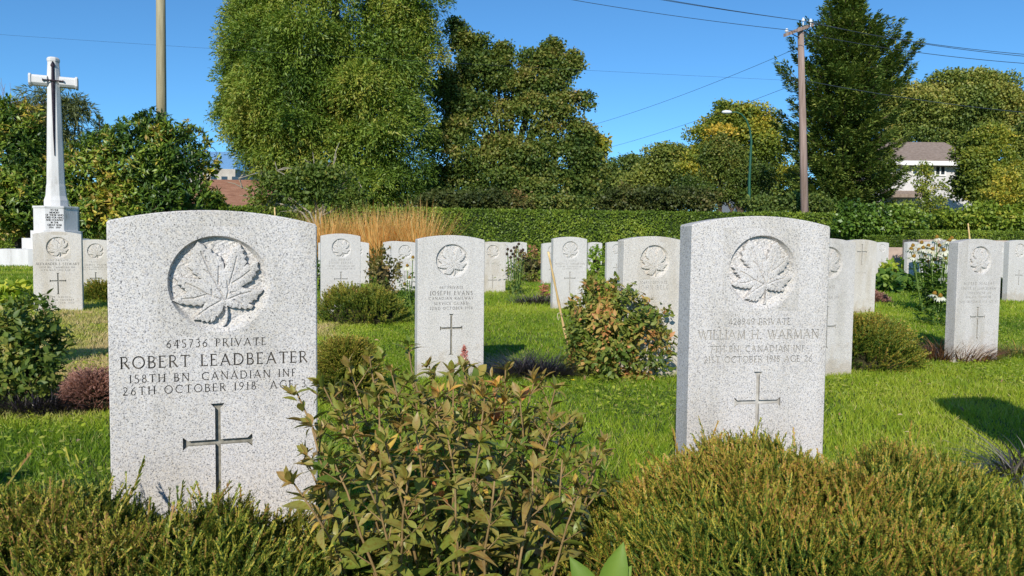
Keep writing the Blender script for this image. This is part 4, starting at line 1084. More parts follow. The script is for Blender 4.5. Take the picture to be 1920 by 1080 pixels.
# ================================================================== HEDGES AND BACKGROUND
def leafbox(soup, x0, x1, y0, y1, z0, z1, n, leaf, tone=.35, wob=.06, bump=.0, sc=1.0):
    "leaves over the front, top and ends of a clipped hedge"
    areas = np.array([(x1 - x0) * (z1 - z0), (x1 - x0) * (y1 - y0), (y1 - y0) * (z1 - z0), (y1 - y0) * (z1 - z0), (x1 - x0) * (z1 - z0) * .3])
    k = rng.choice(5, n, p=areas / areas.sum()); u, v = rng.random(n), rng.random(n)
    X = x0 + (x1 - x0) * u; Y = y0 + (y1 - y0) * v; Z = z0 + (z1 - z0) * v
    nr = np.zeros((n, 3))
    f = k == 0; Y[f] = y0; nr[f] = [0, -1, 0]
    f = k == 1; Z[f] = z1; nr[f] = [0, 0, 1]
    f = k == 2; Y[f] = y0 + (y1 - y0) * u[f]; X[f] = x0; nr[f] = [-1, 0, 0]
    f = k == 3; Y[f] = y0 + (y1 - y0) * u[f]; X[f] = x1; nr[f] = [1, 0, 0]
    f = k == 4; Y[f] = y1; nr[f] = [0, 1, 0]
    p = np.stack([X, Y, Z], 1)
    ns = vnoise(p + 5, .8); nf = vnoise(p + 9, 3.1)
    p = p + nr * ((ns - .5) * wob * 2.5 + rng.normal(0, wob * .6, n) - wob * .5)[:, None]
    p[:, 2] += bump * (vnoise(p * [1, 1, 0] + 60, .9) - .5) * (Z - z0) / (z1 - z0)
    d = rdir(n) + nr * .35
    va = tone + .5 * (ns - .5) + .35 * (nf - .5) + rng.normal(0, .12, n)
    soup.add(*QUAD, frames(d, nr + .7 * rdir(n), leaf * (.6 + .8 * rng.random(n))), p, va)
def hedge(x0, x1, y0, y1, z0, z1, n, leaf, label, mat, wob=.05, tone=.4, group=None, rz=0.0, bump=0.0, name='hedge'):
    c = np.array([(x0 + x1) / 2, (y0 + y1) / 2, z0]); root = empty(name, tuple(c), rz); tag(root, label, 'hedge', group)
    s_ = Soup(); leafbox(s_, x0 - c[0], x1 - c[0], y0 - c[1], y1 - c[1], 0, z1 - z0, n, leaf, tone, wob, bump)
    s_.build('clipped_leaves', mat, root)
    mb = MB(); e = wob + .03; mb.box(x0 - c[0] + e, x1 - c[0] - e, y0 - c[1] + e, y1 - c[1] - e, -.05, z1 - z0 - e - bump * .5); mb.build('dark_core_box', M_HIN, root)
    return root
M_HIN = noisy('hedge_inside', [(0.3, (0.01, 0.02, 0.005)), (0.7, (0.03, 0.05, 0.012))], 4, rough=.95)  # very dark green for the solid box behind the hedge leaves
HG = foliage('clipped_hedge_leaf', [(0.0, (0.035, 0.075, 0.01)), (0.4, (0.14, 0.21, 0.022)), (0.7, (0.26, 0.32, 0.035)), (1.0, (0.44, 0.38, 0.06))], trans=.25)
HG2 = foliage('laurel_leaf', [(0.0, (0.025, 0.06, 0.012)), (0.5, (0.10, 0.18, 0.022)), (1.0, (0.25, 0.31, 0.045))], trans=.2, rough=.35, spec=.5)
HG3 = foliage('dark_beech_leaf', [(0.0, (0.025, 0.04, 0.01)), (0.5, (0.08, 0.10, 0.022)), (0.8, (0.17, 0.13, 0.04)), (1.0, (0.30, 0.16, 0.06))], trans=.2)
zt_ = P(1100, 396, 30).z
hedge(-26, 25.5, 30, 31.3, .1, zt_, 130000, .095, 'long clipped green hedge closing the cemetery', HG, wob=.05, group='clipped hedges')
hedge(P(1640, 455, 24).x, P(1722, 455, 24).x, 24, 24.8, P(1690, 466, 24).z, P(1690, 443.5, 24).z, 9000, .05, 'low clipped hedge on the terrace right of the cross topped stone', HG, wob=.02, group='clipped hedges', tone=.35)
hedge(P(1719, 455, 22).x, P(1719, 455, 22).x + 7, 22, 22.7, P(1800, 451, 22).z, P(1800, 434, 22).z, 16000, .05, 'low clipped hedge behind the Sealeaf stone', HG, wob=.02, group='clipped hedges', tone=.42)
M_TERR = noisy('pinkish_terrace_stone', [(0.3, (0.36, 0.27, 0.22)), (0.7, (0.52, 0.40, 0.33))], 5, rough=.9, bump=.004)
for (xa, xb, Y, zt2, lab) in [(P(1640, 455, 24).x, P(1722, 455, 24).x, 23.9, P(1690, 464, 24).z, 'pinkish terrace wall under the left low hedge'), (P(1719, 455, 22).x, P(1719, 455, 22).x + 7, 21.9, P(1800, 450, 22).z, 'pinkish terrace wall under the right low hedge')]:
    mb = MB(); mb.box(xa, xb, Y, Y + .9, .0, zt2); tag(mb.build('terrace_wall', M_TERR, bevel=.01), lab, 'wall', 'terrace walls')

def px_blob(cx, cy, rx, ry, Y, dr=None):
    c = P(cx, cy, Y); return (np.array(c), np.array([rx * Y / FPX, (dr if dr else min(rx, ry)) * Y / FPX, ry * Y / FPX]))
def lumpy(blobs, k=9, f=.42):
    "each lobe of a crown is itself a cloud of smaller clumps"
    out = []
    for c, r in blobs:
        out.append((c, r * .80))
        for _ in range(k):
            u = rdir(1)[0]
            if rng.random() < .6: u[1] = -abs(u[1])
            q = f * (.55 + .7 * rng.random())
            out.append((c + u * r * (1.0 - q * .55), np.maximum(r * q, .25) * np.array([1.1, 1, .85])))
    return out
def crown(soup, blobs, n, leaf, mode='broad', tone=.45, clus=.35, asp=1.0, top=0.0, kk=9, inner=.25, lump=.42, drp=(.8, 1.35)):
    if lump: blobs = lumpy(blobs, 9, lump)
    vol = np.array([(b[1][0] * b[1][2]) ** .85 for b in blobs]); pr = vol / vol.sum()
    nc = n // kk
    ib = rng.choice(len(blobs), nc, p=pr)
    bt = rng.normal(0, .10, len(blobs))[ib]
    u = rdir(nc); C = np.array([blobs[i][0] for i in ib]); R = np.array([blobs[i][1] for i in ib])
    u[:, 1] = np.where(rng.random(nc) < .55, -np.abs(u[:, 1]), u[:, 1])
    u[:, 2] = np.where(rng.random(nc) < .35, np.abs(u[:, 2]), u[:, 2])
    rad = np.where(rng.random(nc) < inner, .3 + .55 * rng.random(nc), .80 + .24 * rng.random(nc))
    p0 = C + u * R * rad[:, None]
    p0[:, 2] = np.maximum(p0[:, 2], .15)
    tn = tone + bt * 1.2 + .45 * (vnoise(p0 + 70, .45) - .5) + .25 * (vnoise(p0 + 90, 1.4) - .5) + rng.normal(0, .06, nc) + top * u[:, 2]
    hx = unit(u * np.array([1, 1, .15]) + rdir(nc) * .45)
    for j in range(kk):
        t = (j + .5) / kk
        if mode == 'droop':
            p = p0 + clus * (hx * (t * drp[0]) + np.array([0, 0, .35]) * t + np.array([0, 0, -drp[1]]) * t * t) + rdir(nc) * clus * (.10 + .20 * (1 - abs(2 * t - 1)))
            d = hx * (1.1 - .6 * t) + np.array([0, 0, .3 - drp[1] * .95 * t]) + rdir(nc) * .6; nr = u + rdir(nc) * .7
        else:
            p = p0 + rdir(nc) * clus * (rng.random(nc) ** .5)[:, None] * np.array([1, 1, .6])
            d = rdir(nc) + u * .4 + np.array([0, 0, -.25]); nr = u * .5 + UP * .6 + rdir(nc) * .8
        sc = leaf * (.6 + .8 * rng.random(nc))
        soup.add(*QUAD, frames(d, nr, np.stack([sc * asp, sc, sc], 1)), p, tn + .10 * (t - .4) * (mode == 'droop') + rng.normal(0, .09, nc))
def tree(label, blobs, n, leaf, mat, base=None, trunk=.25, cat='tree', group='trees beyond the hedge', bark=None, name='tree', limbs=True, **k):
    cx = np.mean([b[0] for b in blobs], 0)
    bx, by = (base if base else (cx[0], cx[1]))
    root = empty(name, (bx, by, .05)); tag(root, label, cat, group); L = np.array([bx, by, .05])
    s_ = Soup(); crown(s_, blobs, n, leaf, **k)
    mb = MB(); topz = max(b[0][2] for b in blobs)
    spine = [(0, 0, -.1), (0, 0, (topz - .05) * .3), ((cx[0] - bx) * .5, 0, (topz - .05) * .65), ((cx[0] - bx) * .7, 0, topz)]
    spine = [tuple(np.array(q_) * [.8, .8, .78]) for q_ in spine]; mb.tube(spine, [trunk, trunk * .8, trunk * .5, trunk * .12], 8)
    if limbs:
        for b in blobs:
            c = b[0] - L; st = Vector((0, 0, max(.3, c[2] * .35)))
            mb.tube([tuple(st), ((c[0]) * .5, c[1] * .5, c[2] * .7), tuple(c)], [trunk * .45, trunk * .28, trunk * .08], 6)
            for _ in range(5):
                e = c + rdir(1)[0] * b[1] * .85
                mb.tube([tuple(c * [.7, .7, .85]), tuple((c + e) / 2), tuple(e)], [trunk * .16, trunk * .1, trunk * .03], 5)
    mb.build('trunk', bark or M_BARK, root)
    o = s_.build('crown', mat, root, loc=L)
    return root
B = px_blob
CED = foliage('cedar_spray', [(0.0, (0.025, 0.06, 0.01)), (0.33, (0.09, 0.155, 0.018)), (0.6, (0.19, 0.26, 0.032)), (1.0, (0.40, 0.34, 0.06))], trans=.25)
MAP = foliage('maple_leaf_green_bronze', [(0.0, (0.035, 0.07, 0.014)), (0.4, (0.10, 0.15, 0.026)), (0.7, (0.20, 0.21, 0.04)), (1.0, (0.32, 0.21, 0.07))], trans=.25)
GRN = foliage('far_tree_green', [(0.0, (0.04, 0.075, 0.017)), (0.4, (0.12, 0.17, 0.034)), (0.75, (0.25, 0.27, 0.05)), (1.0, (0.38, 0.32, 0.08))], trans=.25)
YLW = foliage('turning_yellow_leaf', [(0.0, (0.05, 0.09, 0.015)), (0.4, (0.17, 0.22, 0.03)), (0.7, (0.38, 0.35, 0.045)), (1.0, (0.60, 0.42, 0.06))], trans=.3)
FIR = foliage('fir_needles', [(0.0, (0.02, 0.045, 0.015)), (0.4, (0.095, 0.155, 0.03)), (0.75, (0.22, 0.26, 0.05)), (1.0, (0.31, 0.30, 0.09))], trans=.12)
MAG = foliage('glossy_magnolia_leaf', [(0.0, (0.02, 0.05, 0.008)), (0.42, (0.07, 0.13, 0.015)), (0.72, (0.22, 0.29, 0.03)), (0.9, (0.30, 0.18, 0.05)), (1.0, (0.5, 0.42, 0.05))], trans=.15, rough=.42, spec=.45)
WIL = foliage('willow_leaf', [(0.0, (0.06, 0.08, 0.03)), (0.5, (0.15, 0.18, 0.07)), (1.0, (0.26, 0.27, 0.11))], trans=.35)

# great cedar
ce = [B(640, 60, 185, 150, 40), B(570, 150, 130, 130, 39), B(700, 140, 112, 140, 39), B(635, 220, 185, 130, 40), B(560, 220, 120, 110, 39), B(728, 260, 92, 110, 38.5), B(630, 320, 150, 90, 38.5), B(695, 350, 110, 60, 38),
      B(490, 60, 45, 80, 39.5), B(470, 150, 42, 60, 39.5), B(448, 215, 28, 45, 39.5), B(640, -120, 165, 130, 40.5), B(635, -260, 115, 130, 41), B(530, 10, 85, 90, 40), B(750, 20, 58, 100, 40), B(785, 90, 34, 80, 39.5), B(535, 300, 60, 55, 38.5), B(500, 250, 55, 45, 39)]
tree('huge dense cedar with drooping green sprays left of centre', ce, 520000, .175, CED, base=(P(640, 400, 40.5).x, 40.5), trunk=.6, mode='droop', clus=.74, asp=.55, kk=18, name='cedar_tree', limbs=False, inner=.1, lump=.28, drp=(.95, .85))
# maple right of it
mp_ = [B(880, 170, 55, 60, 44), B(870, 90, 22, 30, 44), B(905, 120, 28, 30, 44), B(960, 170, 50, 45, 44), B(1000, 150, 40, 50, 43.5), B(1040, 140, 30, 40, 43.5), B(1025, 110, 14, 26, 43.5), B(1068, 125, 10, 20, 43.5), B(1070, 195, 38, 22, 43),
       B(900, 240, 75, 60, 43), B(1010, 225, 60, 45, 43), B(850, 290, 60, 60, 42), B(940, 320, 90, 55, 42), B(1050, 300, 60, 50, 42.5), B(1000, 350, 90, 45, 42), B(1085, 250, 28, 30, 43), B(855, 350, 70, 40, 41.5), B(858, 66, 16, 26, 44), B(905, 92, 17, 24, 44), B(945, 105, 15, 22, 44), B(1033, 98, 15, 26, 43.5), B(1078, 116, 9, 20, 43.5), B(930, 130, 25, 35, 44), B(1100, 330, 40, 50, 43), B(840, 200, 40, 70, 43)]
tree('broad dark maple with bronze tips beside the huge cedar', mp_, 125000, .15, MAP, base=(P(950, 400, 43.5).x, 43.5), trunk=.35, clus=.42, asp=1.4, name='maple_tree', inner=.08, top=.12, lump=.36)
tree('yellowing small tree at the right edge of the dark maple', [B(1105, 280, 26, 28, 46), B(1120, 270, 14, 18, 46), B(1095, 320, 22, 30, 46)], 5000, .22, YLW, clus=.4, asp=1.2, trunk=.12, tone=.6)
# far trees
tree('far rounded tree right of the dark maple', [B(1160, 330, 45, 42, 70), B(1140, 350, 40, 40, 70), B(1185, 345, 30, 35, 70)], 18000, .22, GRN, clus=.6, asp=1.2)
tree('rounded green tree between the maple and the yellowing tree', [B(1240, 320, 55, 42, 55), B(1280, 340, 50, 45, 55), B(1205, 345, 38, 36, 55), B(1255, 300, 35, 26, 55)], 34000, .18, GRN, clus=.5, asp=1.2)
tree('yellow crowned tree behind the street lamp', [B(1385, 235, 60, 42, 52), B(1345, 270, 50, 50, 52), B(1420, 270, 50, 50, 52), B(1370, 215, 38, 26, 52), B(1320, 310, 45, 45, 52), B(1430, 330, 50, 52, 52), B(1475, 350, 45, 45, 52)], 54000, .18, YLW, clus=.5, asp=1.2, top=.26, tone=.42)
tree('dark green pointed tree in front of the yellow crowned tree', [B(1350, 330, 50, 60, 46), B(1345, 290, 30, 42, 46), B(1400, 350, 50, 50, 46), B(1310, 360, 40, 35, 46)], 34000, .13, MAP, clus=.35, asp=1.2, tone=.36)
# conifer at right
def fir(bx, Y, prof, ztop, label, n=300, mat=FIR):
    root = empty('fir_tree', (bx, Y, .05)); tag(root, label, 'tree', 'trees beyond the hedge')
    mb = MB(); mb.tube([(0, 0, -.1), (0, 0, ztop * .5), (0, 0, ztop)], [.38, .22, .03], 8)
    so = Soup(); zs = np.array([p[0] for p in prof]); ws = np.array([p[1] for p in prof])
    P0, D0, T0 = [], [], []
    for i in range(n):
        f = (i + rng.random()) / n; z = .6 + (ztop - .8) * f
        Lm = np.interp(z, zs[::-1], ws[::-1]) * (.38 + .62 * rng.random() ** 1.5 + (.12 if rng.random() < .1 else 0)); a = rng.random() * 6.283
        if rng.random() < .55: a = -abs(a - math.pi) if a > math.pi else -a
        o = np.array([math.cos(a), math.sin(a), 0]); side = np.array([-o[1], o[0], 0])
        rise = (.10 + .5 * f + rng.normal(0, .08)) * Lm; 
        m_ = int(14 + Lm * 42); t = np.sqrt(rng.random(m_)) 
        zc = z - .30 * Lm * t * (1 - .3 * f) + (rise + .25 * Lm) * t ** 2.4
        w = Lm * .30 * (1 - t) + .16
        lat = rng.uniform(-1, 1, m_) * w
        p = o[None] * (Lm * t)[:, None] + side[None] * lat[:, None]; p[:, 2] = zc - np.abs(lat) * .25 + rng.normal(0, .05, m_)
        P0.append(p); D0.append(o[None] * (.9) + side[None] * (np.sign(lat) * .7)[:, None] + rng.normal(0, .3, (m_, 3)) + np.stack([0 * t, 0 * t, -.15 + .6 * t ** 3], 1)); T0.append(.42 + .25 * (t - .5) + rng.normal(0, .06) + rng.normal(0, .12, m_))
        mb.tube([(0, 0, z), tuple(o * Lm * .5 + UP * (z - .15 * Lm * .8 + (rise + .25 * Lm) * .19)), tuple(o * Lm * .97 + UP * (z - .30 * Lm + rise + .25 * Lm))], [.05, .03, .01], 4, caps=False)
    p, d, t = np.concatenate(P0), np.concatenate(D0), np.concatenate(T0)
    for j in range(3):
        q = p + rdir(len(p)) * .10 * (j > 0); sc = .21 * (.6 + .7 * rng.random(len(p)))
        so.add(*QUAD, frames(d + rdir(len(p)) * .35, UP + rdir(len(p)) * .7, np.stack([sc * .62, sc, sc], 1)), q, t + rng.normal(0, .08, len(p)))
    mb.build('trunk', M_BARK, root); so.build('crown', mat, root)
Yf = 38.0; sc_ = Yf / FPX; zf = lambda py: P(1570, py, Yf).z - .05
fir(P(1578, 300, Yf).x, Yf, [(zf(-25), .1), (zf(10), 32 * sc_), (zf(60), 62 * sc_), (zf(110), 104 * sc_), (zf(150), 128 * sc_), (zf(200), 134 * sc_), (zf(250), 138 * sc_), (zf(300), 126 * sc_), (zf(370), 124 * sc_), (zf(460), 105 * sc_)], zf(-25), 'tall dark fir with sweeping branches behind the utility pole', 520)
fir(P(188, 300, 75).x, 75, [(P(188, 212, 75).z, .05), (P(188, 260, 75).z, 22 * 75 / FPX), (P(188, 400, 75).z, 60 * 75 / FPX)], P(188, 214, 75).z, 'small far fir tip right of the white cross', 90)
tree('large far tree with yellow green crown at upper right', [B(1800, 180, 70, 45, 60), B(1860, 190, 50, 50, 60), B(1760, 200, 60, 50, 60), B(1700, 190, 60, 45, 60), B(1900, 220, 45, 50, 60), B(1740, 240, 80, 40, 60), B(1830, 160, 45, 26, 60), B(1680, 230, 50, 45, 60), B(1840, 240, 80, 40, 60)], 90000, .19, GRN, clus=.55, asp=1.25, tone=.6, top=.12)
tree('round yellow green tree hiding the right side of the white house', [B(1850, 300, 54, 52, 40), B(1848, 345, 58, 50, 40), B(1852, 262, 38, 26, 40), B(1822, 330, 34, 48, 40)], 46000, .13, YLW, clus=.32, asp=1.3, tone=.42, top=.2)
tree('dark shrubby tree at the far right edge', [B(1910, 330, 30, 70, 42), B(1925, 280, 30, 60, 42)], 8000, .18, GRN, clus=.3, asp=1.2, tone=.35)
tree('slim yellow sapling on a white stem with a green guard', [B(1885, 350, 22, 26, 29), B(1905, 370, 22, 22, 29), B(1865, 368, 18, 18, 29), B(1890, 330, 12, 16, 29)], 3000, .11, YLW, clus=.25, asp=1.2, tone=.75, trunk=.05, bark=M_PALEBARK, inner=.4, name='sapling')
tree('narrow green and gold sapling in front of the white house', [B(1735, 325, 14, 20, 32), B(1738, 355, 26, 22, 32), B(1745, 385, 34, 26, 32), B(1735, 410, 28, 22, 32)], 3300, .10, YLW, clus=.22, asp=1.2, tone=.36, trunk=.05, inner=.4, name='sapling')
# shrubs behind and in the hedge
for (cx, cy, rx, ry, Y, mt, lab, tn, n_) in [(880, 378, 115, 26, 35, HG3, 'long brownish shrub above the hedge left of centre', .45, 12000), (1225, 375, 110, 28, 36, HG3, 'long brownish shrub above the hedge right of centre', .5, 12000),
                                 (1040, 385, 60, 22, 35.5, MAP, 'green shrub above the hedge between the brownish ones', .4, 6000), (1640, 412, 88, 34, 28.5, HG2, 'bright laurel shrub bulging over the hedge', .5, 11000),
                                 (1850, 410, 90, 26, 29.0, HG, 'loose green shrub at the right end of the hedge', .5, 9000), (1480, 385, 90, 22, 35, GRN, 'low green shrub at the foot of the fir', .3, 7000)]:
    tree(lab, [B(cx, cy, rx, ry, Y, 40), B(cx - rx * .5, cy + 4, rx * .5, ry * .9, Y, 35), B(cx + rx * .5, cy + 3, rx * .5, ry, Y, 35)], n_, .13, mt, clus=.25, asp=1.2, tone=tn, trunk=.06, cat='shrub', group='shrubs beyond the hedge', name='hedge_shrub', limbs=False)
# magnolias behind the cross
def magnolia(label, blobs, n, leaf, tone):
    cx = np.mean([b[0] for b in blobs], 0); root = empty('magnolia_tree', (cx[0], cx[1], .1)); tag(root, label, 'tree', 'glossy magnolias behind the white cross')
    L = np.array([cx[0], cx[1], .1]); so = Soup(); tp = leaf_tpl(.19, 2, .05, .15, .55)
    vol = np.array([b[1][0] * b[1][2] for b in blobs]); nc = n // 9; ib = rng.choice(len(blobs), nc, p=vol / vol.sum())
    u = rdir(nc); u[:, 1] = np.where(rng.random(nc) < .6, -np.abs(u[:, 1]), u[:, 1]); C = np.array([blobs[i][0] for i in ib]); R = np.array([blobs[i][1] for i in ib])
    p0 = C + u * R * (np.where(rng.random(nc) < .3, .5, .85) + .25 * rng.random(nc) + .3 * (vnoise(C * .5 + u * 2, 1.3) - .5))[:, None]
    p0[:, 2] = np.maximum(p0[:, 2], .2)
    ax = unit(u * .7 + UP * .7 + rdir(nc) * .4); tn = tone + .8 * (vnoise(p0 + 33, 1.3) - .5) + rng.normal(0, .14, nc)
    for j in range(9):
        d = ax * (.25 + .15 * (j % 3)) + rdir(nc) * .9
        so.add(tp[0], tp[1], frames(d, ax + rdir(nc) * .3, leaf * (.6 + .6 * rng.random(nc))), p0 + rdir(nc) * .05, tn + rng.normal(0, .12, nc), tp[2])
    mb = MB()
    for b in blobs:
        c = b[0] - L
        mb.tube([(0, 0, -.1), (c[0] * .4, c[1] * .4, c[2] * .5), tuple(c)], [.12, .08, .03], 6)
        for _ in range(8):
            e = c + rdir(1)[0] * b[1] * .9; mb.tube([tuple(c * .8), tuple(e)], [.03, .01], 4)
    mb.build('trunk', M_BARK, root); so.build('crown', MAG, root, loc=L)
magnolia('glossy magnolia between the white cross and the cedar', [B(270, 300, 75, 70, 24), B(200, 330, 70, 75, 24.3), B(338, 295, 60, 62, 24), B(300, 385, 115, 50, 23.5), B(290, 240, 30, 32, 24), B(180, 395, 60, 45, 23.5), B(388, 322, 22, 13, 24), B(395, 375, 24, 16, 23.5)], 26000, .20, .42)
magnolia('magnolia with yellow green leaves at the left edge', [B(20, 300, 75, 75, 24), B(30, 230, 50, 42, 24), B(70, 360, 60, 60, 23.6), B(10, 390, 60, 55, 23.6), B(60, 280, 38, 40, 24)], 21000, .19, .55)
tree('airy willow behind the white cross', [B(95, 200, 45, 42, 42), B(130, 235, 34, 50, 42), B(150, 200, 14, 22, 42), B(70, 230, 40, 45, 42), B(120, 300, 60, 60, 42)], 9000, .34, WIL, mode='droop', asp=.28, clus=.5, trunk=.18, inner=.4, name='willow_tree')
root = empty('bare_tree', tuple(P(20, 400, 40)[:2]) + (.05,)); tag(root, 'bare twiggy tree top at the left edge', 'tree', 'trees beyond the hedge')
M_TWP = noisy('mauve_twigs', [(0, (.16, .13, .15)), (1, (.28, .23, .25))], 5); mb = MB(); L = Vector(root.location)
hub = P(20, 250, 40) - L; mb.tube([(0, 0, 0), tuple(hub)], [.15, .07], 6)
for _ in range(90):
    e = P(20 + rng.normal(0, 26), 205 + rng.normal(0, 30), 40) - L; mm_ = hub.lerp(e, .5) + Vector(rng.normal(0, .2, 3)); mb.tube([tuple(hub), tuple(mm_), tuple(e)], [.02, .013, .006], 4, caps=False)
mb.build('twigs', M_TWP, root)
# gnarled crab tree
root = empty('crab_apple_tree', tuple(P(598, 430, 21)[:2]) + (.1,)); tag(root, 'low gnarled tree with pale curving limbs behind the Leadbeater stone', 'tree'); L = Vector(root.location)
mb = MB(); so = Soup(); Pt = lambda a, b, y=21: P(a, b, y) - L; base = Vector((0, 0, 0))
limbs = [[(598, 440), (600, 405), (640, 386), (665, 378), (682, 360)], [(598, 440), (585, 400), (545, 370), (500, 365), (455, 352), (448, 335)], [(598, 440), (598, 395), (575, 350), (590, 320)], [(598, 440), (570, 400), (540, 385), (500, 378), (470, 370)],
         [(600, 410), (610, 360), (600, 330), (625, 310)], [(598, 440), (590, 380), (560, 340), (520, 320)], [(600, 405), (630, 360), (650, 335)], [(560, 395), (520, 345), (490, 325)]]
for l in limbs:
    pts = [tuple(Pt(a, b) + Vector((0, rng.normal(0, .15), 0))) for a, b in l]; mb.tube(pts, [.032 * (1 - .7 * i / (len(pts) - 1)) for i in range(len(pts))], 6)
    for _ in range(7):
        k = int(rng.integers(1, len(l))); a, b = l[k]; q = Pt(a, b); e = Pt(a + rng.normal(0, 24), b - abs(rng.normal(0, 20))); mb.tube([tuple(q), tuple(q.lerp(e, .5) + Vector((0, rng.normal(0, .1), .03))), tuple(e)], [.018, .012, .004], 4)
mb.build('trunk', M_PALEBARK, root)
crown(so, [B(560, 350, 65, 36, 21), B(620, 345, 50, 34, 21), B(510, 360, 50, 30, 21), B(650, 370, 32, 20, 21), B(590, 325, 50, 22, 21)], 6500, .105, inner=.6, clus=.22, tone=.45, asp=1.0)
so.build('crown', BU1, root, loc=np.array(L))

# ================================================================== BUILDINGS
M_SIDE = noisy('white_siding', [(0.3, (0.56, 0.54, 0.54)), (0.7, (0.66, 0.64, 0.63))], 2, rough=.7)
M_ROOF = noisy('brown_shingle', [(0.3, (0.22, 0.165, 0.13)), (0.7, (0.34, 0.265, 0.215))], 6, rough=.9, bump=.01)
M_RROOF = noisy('red_cedar_shake', [(0.3, (0.22, 0.10, 0.06)), (0.7, (0.42, 0.22, 0.14))], 7, rough=.9, bump=.02, stretch=(.35, 1, 4))
M_TRIM = noisy('white_trim', [(0, (.78, .77, .75)), (1, (.84, .83, .81))], 3)
M_GLASS, _nt, _pb = newmat('dark_window_glass'); _pb.inputs['Base Color'].default_value = (.03, .04, .05, 1); _pb.inputs['Roughness'].default_value = .08; _pb.inputs['Specular IOR Level'].default_value = .8
M_CONC = noisy('pale_concrete', [(0.3, (0.40, 0.36, 0.31)), (0.7, (0.52, 0.48, 0.42))], 2, rough=.9)
M_BGLS, _nt, _pb = newmat('blue_grey_glazing'); _pb.inputs['Base Color'].default_value = (.22, .34, .50, 1); _pb.inputs['Roughness'].default_value = .15; _pb.inputs['Metallic'].default_value = .5
def window(x0, x1, z0, z1, y, root):
    mb = MB(); t = .09
    for b in ((x0, x1, z1 - t, z1), (x0, x1, z0, z0 + t), (x0, x0 + t, z0 + t, z1 - t), (x1 - t, x1, z0 + t, z1 - t), ((x0 + x1) / 2 - .04, (x0 + x1) / 2 + .04, z0 + t, z1 - t)):
        mb.box(b[0], b[1], y - .07, y + .03, b[2], b[3])
    f = mb.build('window_frame', M_TRIM, root); mb = MB(); mb.box(x0 + t, x1 - t, y - .03, y + .02, z0 + t, z1 - t); mb.build('window_pane', M_GLASS, f)
def gable(label, xl, xr, Y, ztop, zeave, dz, wallm, roofm, wins=(), low=None, group='houses beyond the hedge'):
    x0, x1 = P(xl, 300, Y).x, P(xr, 300, Y).x; c = Vector(((x0 + x1) / 2, Y, 0.05)); root = empty('house', c); tag(root, label, 'house', group)
    hw = (x1 - x0) / 2; ze, zr = zeave - .05, ztop - .05
    mb = MB(); mb.add([(-hw, 0, -.1), (hw, 0, -.1), (hw, 2 * dz, -.1), (-hw, 2 * dz, -.1), (-hw, 0, ze), (hw, 0, ze), (hw, 2 * dz, ze), (-hw, 2 * dz, ze), (-hw, dz, zr - .15), (hw, dz, zr - .15)],
        [(0, 1, 5, 4), (2, 3, 7, 6), (1, 2, 6, 9, 5), (3, 0, 4, 8, 7)]); 
    mb.build('wall', wallm, root)
    mb = MB(); o = .45; th = .16; sl = (zr - ze) / dz
    for s_ in (0, 1):
        y0, y1 = (-o, dz) if s_ == 0 else (2 * dz + o, dz); zz0 = ze - o * sl
        mb.add([(-hw - .3, y0, zz0), (hw + .3, y0, zz0), (hw + .3, y1, zr), (-hw - .3, y1, zr), (-hw - .3, y0, zz0 + th), (hw + .3, y0, zz0 + th), (hw + .3, y1, zr + th), (-hw - .3, y1, zr + th)],
            [(0, 1, 2, 3)[::-1], (4, 5, 6, 7), (0, 1, 5, 4), (0, 3, 7, 4), (1, 2, 6, 5)])
    rf = mb.build('roof', roofm, root); mb = MB(); mb.box(-hw - .3, hw + .3, -o - .12, -o - .02, ze - o * sl - .06, ze - o * sl + .2); mb.build('gutter', M_TRIM, rf)
    for (a, b, zt3, zb3) in wins:
        window(P(a, 300, Y).x - c.x, P(b, 300, Y).x - c.x, P(a, zb3, Y).z - .05, P(a, zt3, Y).z - .05, 0, root)
    if low:
        a, b, t_, e_ = low; xa, xb = P(a, 300, Y).x - c.x, P(b, 300, Y).x - c.x; za, zb_ = P(a, t_, Y).z - .05, P(a, e_, Y).z - .05
        mb = MB(); mb.add([(xa, -.003, za), (xb, -.003, za), (xb, -1.3, zb_), (xa, -1.3, zb_), (xa, -.003, za - .2), (xb, -.003, za - .2), (xb, -1.3, zb_ - .2), (xa, -1.3, zb_ - .2)], [(0, 1, 2, 3), (7, 6, 5, 4), (3, 2, 6, 7), (0, 3, 7, 4), (1, 5, 6, 2)])
        mb.build('porch_roof', roofm, root)
    return root
Yh = 46
gable('white sided house with a brown roof partly hidden by trees at right', 1650, 1830, Yh, P(1720, 271, Yh + 4.0).z, P(1720, 304, Yh).z, 4.0, M_SIDE, M_ROOF, [(1709, 1731, 309, 329), (1752, 1774, 309, 330), (1668, 1684, 378, 392), (1766, 1786, 382, 398)], low=(1652, 1724, 357, 366))
gable('house roof patch glimpsed behind the street lamp', 1388, 1436, 62, P(1410, 318, 65).z, P(1410, 333, 62).z, 3.0, M_SIDE, M_ROOF)
gable('red shingled roof left of the cedar', 330, 470, 34, P(420, 343, 38).z, P(420, 396, 34).z, 4.0, M_CONC, M_RROOF)
x0, x1 = P(378, 320, 66).x, P(441, 320, 66).x; root = empty('office_building', ((x0 + x1) / 2, 66, .05)); tag(root, 'far pale building with blue glazed top floor left of the cedar', 'building'); hw = (x1 - x0) / 2
mb = MB(); mb.box(-hw - 1.0, hw, 0, 8, -.1, P(420, 318, 66).z); mb.build('wall', M_CONC, root)
mb = MB(); mb.box(-hw - 2, hw + .1, .3, 7.7, P(420, 318, 66).z, P(420, 285, 66).z); mb.build('glazed_storey', M_BGLS, root)
mb = MB()
for k in range(3): mb.box(-hw + .8 + k * .9, -hw + 1.3 + k * .9, -.04, .02, P(420, 345, 66).z, P(420, 332, 66).z)
